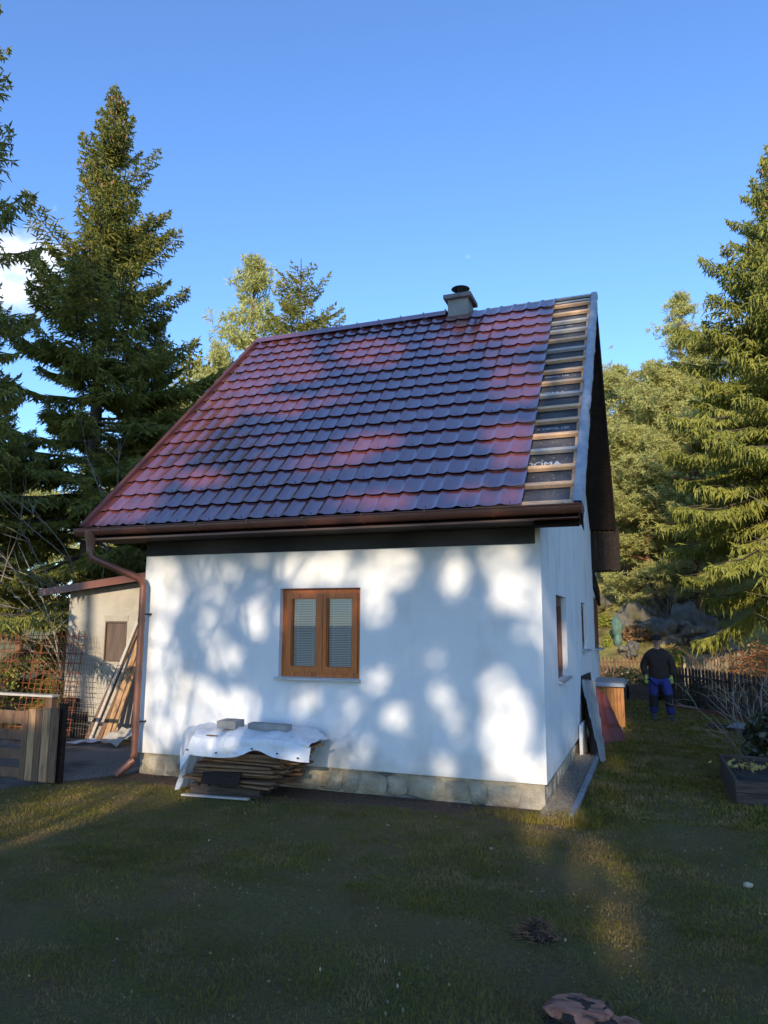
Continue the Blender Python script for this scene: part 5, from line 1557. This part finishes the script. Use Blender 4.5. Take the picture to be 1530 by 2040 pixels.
def bare_shrub(name, loc, h, spread, n, m_, lab, seed=1, cat='bare shrub', r0=.012, sub=7):
    rg = np.random.default_rng(seed)
    root = empty(name, loc, 0, lab, cat)
    mb = MB()
    def grow(p, d, L, r, lvl):
        pts = [p]; q = p.copy(); dd = d.copy()
        for _ in range(4):
            dd = dd + rg.normal(size=3) * .14; dd = dd / np.linalg.norm(dd); q = q + dd * L / 4; pts.append(q.copy())
        mb.tube([tuple(v) for v in pts], [r, r * .85, r * .7, r * .55, r * .3], 4 if lvl else 5, cap=False)
        if lvl < 2:
            for _ in range(sub if lvl == 0 else 4):
                k = rg.integers(1, 5); nd = dd + rg.normal(size=3) * .55; nd[2] = abs(nd[2]) * .8 + .1; nd /= np.linalg.norm(nd)
                grow(pts[k], nd, L * rg.uniform(.35, .6), r * .5, lvl + 1)
    for _ in range(n):
        a = rg.uniform(0, 6.283); t = rg.uniform(.1, 1) * spread
        d = np.array([math.cos(a) * t, math.sin(a) * t, 1.0]); d /= np.linalg.norm(d)
        grow(np.array([rg.normal() * .03, rg.normal() * .03, -.04]), d, h * rg.uniform(.6, 1), r0, 0)
    o = mb.build('twigs', m_, root); o['kind'] = 'stuff'
    return root
bare_shrub('bare_sapling', (-8.9, 3.0, 0), 4.4, .35, 5, M['palebark'], 'leafless pale sapling in front of the dark spruces, its twigs touching the roof verge', 2, r0=.022)
bare_shrub('bare_sapling', (-8.1, 5.6, 0), 4.8, .3, 4, M['palebark'], 'leafless sapling behind the shed roof', 3, r0=.02)
bare_shrub('shadow_tree', (-2.3, -13.8, 0), 7.6, .12, 3, M['brownbark'], 'slender leafless tree added unseen behind the camera for its branch shadows', 21, r0=.04, cat='bare tree', sub=6)  # unseen leafless trees added to streak the front wall with branch shadows
bare_shrub('shadow_tree', (-0.9, -14.6, 0), 8.2, .12, 2, M['brownbark'], 'second slender leafless tree added for its branch shadows, nearer the middle', 22, r0=.04, cat='bare tree', sub=5)
bare_shrub('bare_shrub', (2.30, 4.0, 0), 1.25, .55, 5, M['palebark'], 'leafless pale twiggy shrub behind the raised bed', 4, r0=.012)
bare_shrub('bare_shrub', (3.05, 4.6, 0), 1.4, .8, 8, M['palebark'], 'wider leafless shrub at the right edge before the dark fence', 5, r0=.010)
bare_shrub('bare_shrub', (3.9, 7.4, 0), 3.3, .45, 4, M['palebark'], 'tall leafless tree with whitish branches in front of the large spruce', 6, r0=.025, cat='bare tree')
bare_shrub('bare_shrub', (-0.15, 12.6, 0), 1.7, .5, 8, M['brownbark'], 'leafless dark-stemmed bush behind the orange box', 7, r0=.010)
bare_shrub('bare_shrub', (2.6, 11.4, .1), 1.5, .8, 9, M['brownbark'], 'tangled brown bush between the two right hand fences', 8, r0=.009)
bare_shrub('bare_shrub', (1.6, 17.0, 1.0), 2.6, .2, 3, M['palebark'], 'thin reddish sapling growing on the rocks', 9, r0=.012)
bush('evergreen_shrub', (2.55, 3.25, 0), 900, (.42, .42, .42), .055, M['leafdark'], 'dark broad-leaved shrub beside the raised bed at the right edge', twigs=9, seed=4)
bush('evergreen_shrub', (2.95, 2.9, 0), 700, (.4, .4, .48), .05, M['leafdark'], 'dark shrub overhanging the raised bed at the picture edge', twigs=9, seed=5)
bush('heather_shrub', (0.30, 13.2, .1), 1500, (.62, .3, .34), .045, M['leafdark'], 'dark low shrub behind the far raised beds', seed=6, twigs=8)
bush('heather_shrub', (1.15, 12.7, .0), 1500, (.55, .4, .50), .045, M['leafdark'], 'dark dense shrub directly behind the person', seed=7, twigs=8)
bush('heather_shrub', (-0.45, 12.3, .0), 900, (.45, .4, .36), .04, M['leafbrown'], 'brown withered shrub beside the house wall end', seed=8, twigs=12)
bush('heather_shrub', (2.0, 10.6, .0), 900, (.32, .3, .36), .04, M['leafdark'], 'small dark shrub against the dark picket fence', seed=18, twigs=12)
bush('conifer_ball', (1.75, 13.7, .55), 1500, (.28, .28, .34), .045, M['leafyellow'], 'round yellow-green dwarf conifer above the pale fence panel', seed=9)
bush('ivy_shrub', (-9.0, 1.2, .55), 260, (.5, .25, .4), .035, M['leafyellow'], 'yellow-green leafy twigs growing through the rusty mesh', seed=10, twigs=9)
bush('brown_shrub', (3.4, 11.0, .2), 1600, (1.0, .7, .7), .045, M['leafbrown'], 'large withered brown shrub under the sunlit spruce', seed=11, twigs=16)
bush('brown_shrub', (4.6, 9.0, .2), 1300, (.9, .7, .6), .045, M['leafbrown'], 'withered brown shrub behind the fence at the right edge', seed=12, twigs=16)
n = 1500
P = np.column_stack([RNG.normal(4.3, .5, n), RNG.normal(10.2, .35, n), RNG.uniform(.75, 1.35, n)]); D = norm(np.column_stack([RNG.normal(0, .6, n), RNG.normal(0, .6, n), RNG.uniform(-.9, .6, n)]))
tag(link('bracken', twigs_mesh('bracken', P, D, RNG.uniform(.25, .6, n), np.full(n, .014), M['fern'])), 'rust red dead bracken behind the dark fence', kind='stuff')
bush('slope_shrub', (0.55, 16.2, ground_z(.55, 16.2)), 900, (.5, .4, .3), .05, M['leafbrown'], 'brown dry shrub on the slope below the rocks', seed=31, twigs=14)
bush('slope_shrub', (1.5, 15.2, ground_z(1.5, 15.2)), 900, (.6, .4, .32), .05, M['straw'], 'straw coloured clump on the slope behind the person', seed=32, twigs=14)
bush('slope_shrub', (-.5, 17.6, ground_z(-.5, 17.6)), 700, (.5, .4, .22), .05, M['leafyellow'], 'low yellow-green clump high on the sunlit slope', seed=33, twigs=9)
# wrapped shrub and yellow bush on the slope
tw_ = empty('wrapped_shrub', (0.0, 16.0, ground_z(0, 16)), 0, 'teal wrapped shrub tied to a stake on the slope', 'wrapped shrub')
o = blob('wrap', M['teal'], (0, 0, .62), (.17, .15, .32), 1.0, .12, 2, 3); o.parent = tw_
o = blob('lower_wrap', M['teal'], (0.02, 0, .2), (.13, .12, .22), 2.0, .12, 2, 3); o.parent = tw_
bush('yellow_shrub', (-.32, 16.0, ground_z(-.3, 16)), 500, (.14, .14, .24), .035, M['leafyellow'], 'small bright yellow-green bush left of the teal wrapped shrub', seed=13)

# ------------------------------------------------------------------ the wood behind the camera, its crowns carved to throw the dappled shade
LIT = [[-4.94,2.36,0.34,-0.0,0.03,-0.44,0.875],[-4.92,1.28,0.28,0.01,0.04,-0.69,1],[-5.02,0.59,0.24,0.01,0.04,-0.57,1],[-4.43,0.92,0.27,0.01,0.02,-0.37,1],[-4.23,2.43,0.46,-0.01,0.02,-0.39,0.625],[-4.07,1.96,0.27,0.0,0.02,-0.46,0.6875],[-3.93,1.46,0.24,0.01,0.01,-0.19,1],[-3.4,2.0,0.28,0.0,0.01,-0.26,1],[-3.43,2.69,0.3,-0.01,0.0,-0.08,1],[-3.71,0.95,0.34,0.01,0.01,-0.18,1],[-4.05,0.64,0.52,0.03,0.01,-0.26,1],[-2.87,2.56,0.37,-0.01,0.01,-0.23,1.0],[-2.37,2.58,0.47,-0.01,0.0,-0.22,1.0],[-1.78,2.57,0.38,-0.01,0.0,-0.25,1.0],[-1.94,2.14,0.23,-0.0,0.0,-0.25,0.9],[-0.99,2.45,0.19,-0.0,-0.0,-0.26,1.0],[-0.44,2.61,0.25,-0.01,-0.0,-0.19,1.0],[-0.31,2.3,0.28,-0.0,-0.01,-0.28,0.95],[-0.15,1.93,0.15,0.0,-0.01,-0.21,0.8],[-1.89,1.28,0.17,0.01,0.0,-0.17,0.9],[-2.31,0.87,0.23,0.01,0.0,-0.21,0.6],[-2.83,0.98,0.28,0.01,0.01,-0.21,0.7],[-2.26,0.46,0.3,0.02,0.0,-0.2,0.8],[-2.82,0.67,0.24,0.01,0.01,-0.21,0.5],[-1.28,1.48,0.18,0.0,-0.0,-0.25,0.85],[-1.19,1.12,0.19,0.01,-0.0,-0.2,0.8],[-0.97,0.83,0.17,0.01,-0.0,-0.21,0.7],[-1.63,0.86,0.18,0.01,0.0,-0.16,0.95],[-1.22,0.34,0.26,0.02,-0.0,-0.14,0.9],[-0.5,1.24,0.18,0.01,-0.0,-0.24,0.95],[-0.39,0.83,0.28,0.01,-0.01,-0.38,1.0],[-0.32,0.39,0.31,0.02,-0.0,-0.19,1.0],[-0.3,0.05,0.26,0.02,-0.0,-0.15,1.0],[-2.57,0.21,0.27,0.02,0.0,-0.1,1.0],[-1.22,0.07,0.21,0.02,-0.0,-0.13,0.9],[-4.99,0.13,0.28,0.02,0.01,-0.19,1.0],[-4.57,0.09,0.27,0.02,0.01,-0.15,0.6],[-3.32,1.96,0.26,0.0,0.02,-0.56,0.625],[-4.45,0.54,0.27,0.01,0.01,-0.22,0.875],[-4.93,8.0,1.03,-0.25,0.2,-0.69,1],[-5.08,6.88,0.71,-0.14,0.31,-0.98,1],[-5.23,5.97,0.67,-0.11,0.31,-0.85,1],[-5.32,5.06,0.55,-0.07,0.24,-0.62,1],[-5.5,4.36,0.61,-0.06,0.24,-0.55,1],[-5.76,3.57,0.79,-0.06,0.28,-0.58,1],[-4.31,7.4,0.44,-0.1,0.18,-0.7,1],[-3.98,6.81,0.73,-0.15,0.11,-0.45,1],[-3.87,5.69,0.74,-0.12,0.09,-0.35,1],[-2.95,5.73,0.42,-0.07,0.06,-0.29,0.81],[-2.85,7.33,0.7,-0.17,0.08,-0.47,0.94],[-2.63,6.83,0.59,-0.13,0.06,-0.35,0.81],[-1.29,7.26,0.41,-0.1,0.04,-0.56,0.81],[-0.3,7.34,0.56,-0.15,0.01,-0.7,1],[-0.48,6.32,0.36,-0.08,0.01,-0.47,0.68],[-0.27,5.55,0.38,-0.07,0.01,-0.53,1],[-1.57,5.07,0.59,-0.09,0.03,-0.22,0.34],[-2.18,4.41,0.49,-0.06,0.04,-0.26,1],[-2.43,4.13,0.35,-0.04,0.05,-0.25,1],[-2.81,4.02,0.36,-0.04,0.06,-0.25,0.81],[-3.54,4.11,0.32,-0.03,0.08,-0.26,0.68],[-4.0,4.77,0.56,-0.07,0.06,-0.21,0.54],[-0.33,4.29,0.37,-0.05,0.01,-0.35,1],[-0.24,3.71,0.25,-0.03,0.0,-0.29,0.81],[-0.45,3.16,0.53,-0.04,0.01,-0.19,0.81],[-1.79,3.16,0.6,-0.04,0.03,-0.18,0.94],[-4.45,3.87,0.41,-0.04,0.1,-0.26,1],[-3.15,3.55,0.35,-0.03,0.05,-0.18,0.41],[0.45,7.74,0.21,-0.08,-0.02,-0.52,0.8],[0.27,4.12,0.17,-0.03,-0.01,-0.28,0.95],[0.16,3.22,0.21,-0.02,-0.01,-0.2,0.7],[-0.07,-0.27,0.11,0.01,0.01,-0.22,0.9],[-0.01,0.02,0.31,0.039,0.0,-0.304,1.0],[0.38,-0.53,0.21,0.026,-0.04,-0.361,0.8],[0.44,-0.71,0.22,0.026,-0.04,-0.304,0.8],[0.34,-0.87,0.19,0.026,-0.02,-0.209,0.35],[-4.46,-0.23,0.67,0.104,0.2,-0.171,1.0],[-4.98,-0.45,0.58,0.091,0.32,-0.228,1.0],[-4.9,-0.68,0.33,0.052,0.32,-0.209,1.0],[0.69,0.19,0.19,0.02,-0.08,-0.31,0.5],[1.03,1.18,0.19,0.02,-0.11,-0.37,0.6],[2.39,1.48,0.39,0.05,-0.14,-0.22,0.4],[1.33,2.35,0.22,0,0,0.55,1.0],[0.08,1.9,0.1,0.02,0,0.55,0.9],[0.3,2.35,0.12,0,0,0.3,0.7],[0.62,4.7,0.05,0.25,-0.05,0.45,1.0],[0.1,0.5,0.12,0,0,0.35,0.9],[0.42,1.1,0.2,0.05,0,0.3,0.8],[0.85,2.0,0.12,0,0,0.6,0.8],[-5.3,4.2,0.42,0.1,0.1,1.12,1],[-5.2,5.8,0.48,0.1,0,1.12,1],[-5.0,7.4,0.6,0,0,1.0,1],[-4.6,6.9,0.6,0,0,0.62,1],[0.17,3.5,0.2,0.05,0.05,0.5,0.9],[0.42,5.6,0.15,0.05,0.05,0.5,0.7],[0.6,7.4,0.2,0.05,0.05,0.6,0.9],[-4.9,1.0,0.3,0,0,0.9,1.0],[-4.3,0.7,0.35,0,0,0.5,0.9],[-3.7,0.42,0.35,0,0,0.22,1.0],[0.55,0.75,0.12,0,0,0.3,0.6]]
LITA = []
for (cu, cw, au, aw, bu, bw, s) in LIT:
    Mx = np.linalg.inv(np.array([[au, bu], [aw, bw]]) + np.eye(2) * 1e-6)
    LITA.append((cu, cw, Mx, s))
EXTRA = [
    (-6.0, 3.6, -3.5, 4.2, 1.0), (3.4, 6.5, -3.5, 3.75, 1.0), (-5.95, 1.2, 3.0, 8.9, 1.0), (-16, -5.2, -3.5, -.25, 1.0), (-9.5, -5.75, -.3, .36, .9),
    (-8.6, -5.9, 3.3, 9.5, .9), (-12.6, -8.4, 4.0, 10.5, .85)]
def light_amount(u, w):
    a = np.zeros(len(u))
    for cu, cw, Mx, s in LITA:
        q = np.stack([u - cu, w - cw], 0)
        r = np.hypot(*(Mx @ q))
        a = np.maximum(a, s * np.clip((1.34 - r) / .42, 0, 1))
    return a
def region_density(u, w):
    """how dense the crowns are, seen along the sun's rays"""
    d = np.zeros(len(u))
    for (u0, u1, w0, w1, k) in EXTRA:
        m_ = (u > u0) & (u < u1) & (w > w0) & (w < w1); d[m_] = np.maximum(d[m_], k)
    return d
rg = np.random.default_rng(77)
TY = [(-7.2, -25), (-4.6, -24), (-2.3, -27), (0.0, -25), (2.3, -27.5), (4.4, -25), (6.6, -28), (-10.0, -27)]
NT = 460000
yy = rg.uniform(-29, -22.0, NT); u = rg.uniform(-16, 5, NT); w = rg.uniform(-4.5, 12.5, NT)
# natural clumping, stretched along the branches
cl = np.array([noise.noise(Vector((a * 1.7, b * 2.2, c * .5))) for a, b, c in zip(u, w, yy)])
dn = region_density(u, w); la = light_amount(u, w)
pr = dn * (1 - la) ** 2.2 * np.clip(1.0 + cl * .35, .6, 1.2)
tw2 = (dn > 0) & (la > 0) & (rg.uniform(size=NT) < .02)
keep = (rg.uniform(size=NT) < pr) | tw2
yy, u, w = yy[keep], u[keep], w[keep]
xx = u - .135 * yy; zz = w - .303 * yy
P = np.column_stack([xx, yy, zz]); 
P = P[zz > .3]
own = np.argmin(np.array([(P[:, 0] - tx) ** 2 + .3 * (P[:, 1] - ty) ** 2 for tx, ty in TY]), 0)
labs = ['far left', 'left', 'left of centre', 'centre left', 'centre', 'right of centre', 'right', 'outermost left']
for k, (tx, ty) in enumerate(TY):
    Q = P[own == k]
    if len(Q) < 20: continue
    r = empty('forest_tree', (tx, ty, 0), 0, 'dense tree of the wood facing the house, %s in the row' % labs[k], 'tree')
    Hh = float(Q[:, 2].max())
    mb = MB(); mb.tube([(0, 0, -.1), (.1, 0, Hh * .5), (0, 0, Hh * .95)], [.16, .11, .02], 8, cap=False); mb.build('trunk', M['bark'], r, smooth=True)
    o = link('crown', cards_mesh('crown', Q - [tx, ty, 0], rg.uniform(.09, .15, len(Q)), M['leafdark'], rg), r); o['kind'] = 'stuff'
    mb = MB()
    for q in Q[rg.integers(0, len(Q), 46)]:
        b_ = q - [tx, ty, 0]; z0_ = max(1.0, b_[2] - np.hypot(b_[0], b_[1]) * .45)
        mb.tube([(0, 0, z0_), (b_[0] * .5, b_[1] * .5, z0_ * .4 + b_[2] * .6), tuple(b_)], [.035, .02, .006], 4, cap=False)
    o = mb.build('branches', M['bark'], r); o['kind'] = 'stuff'
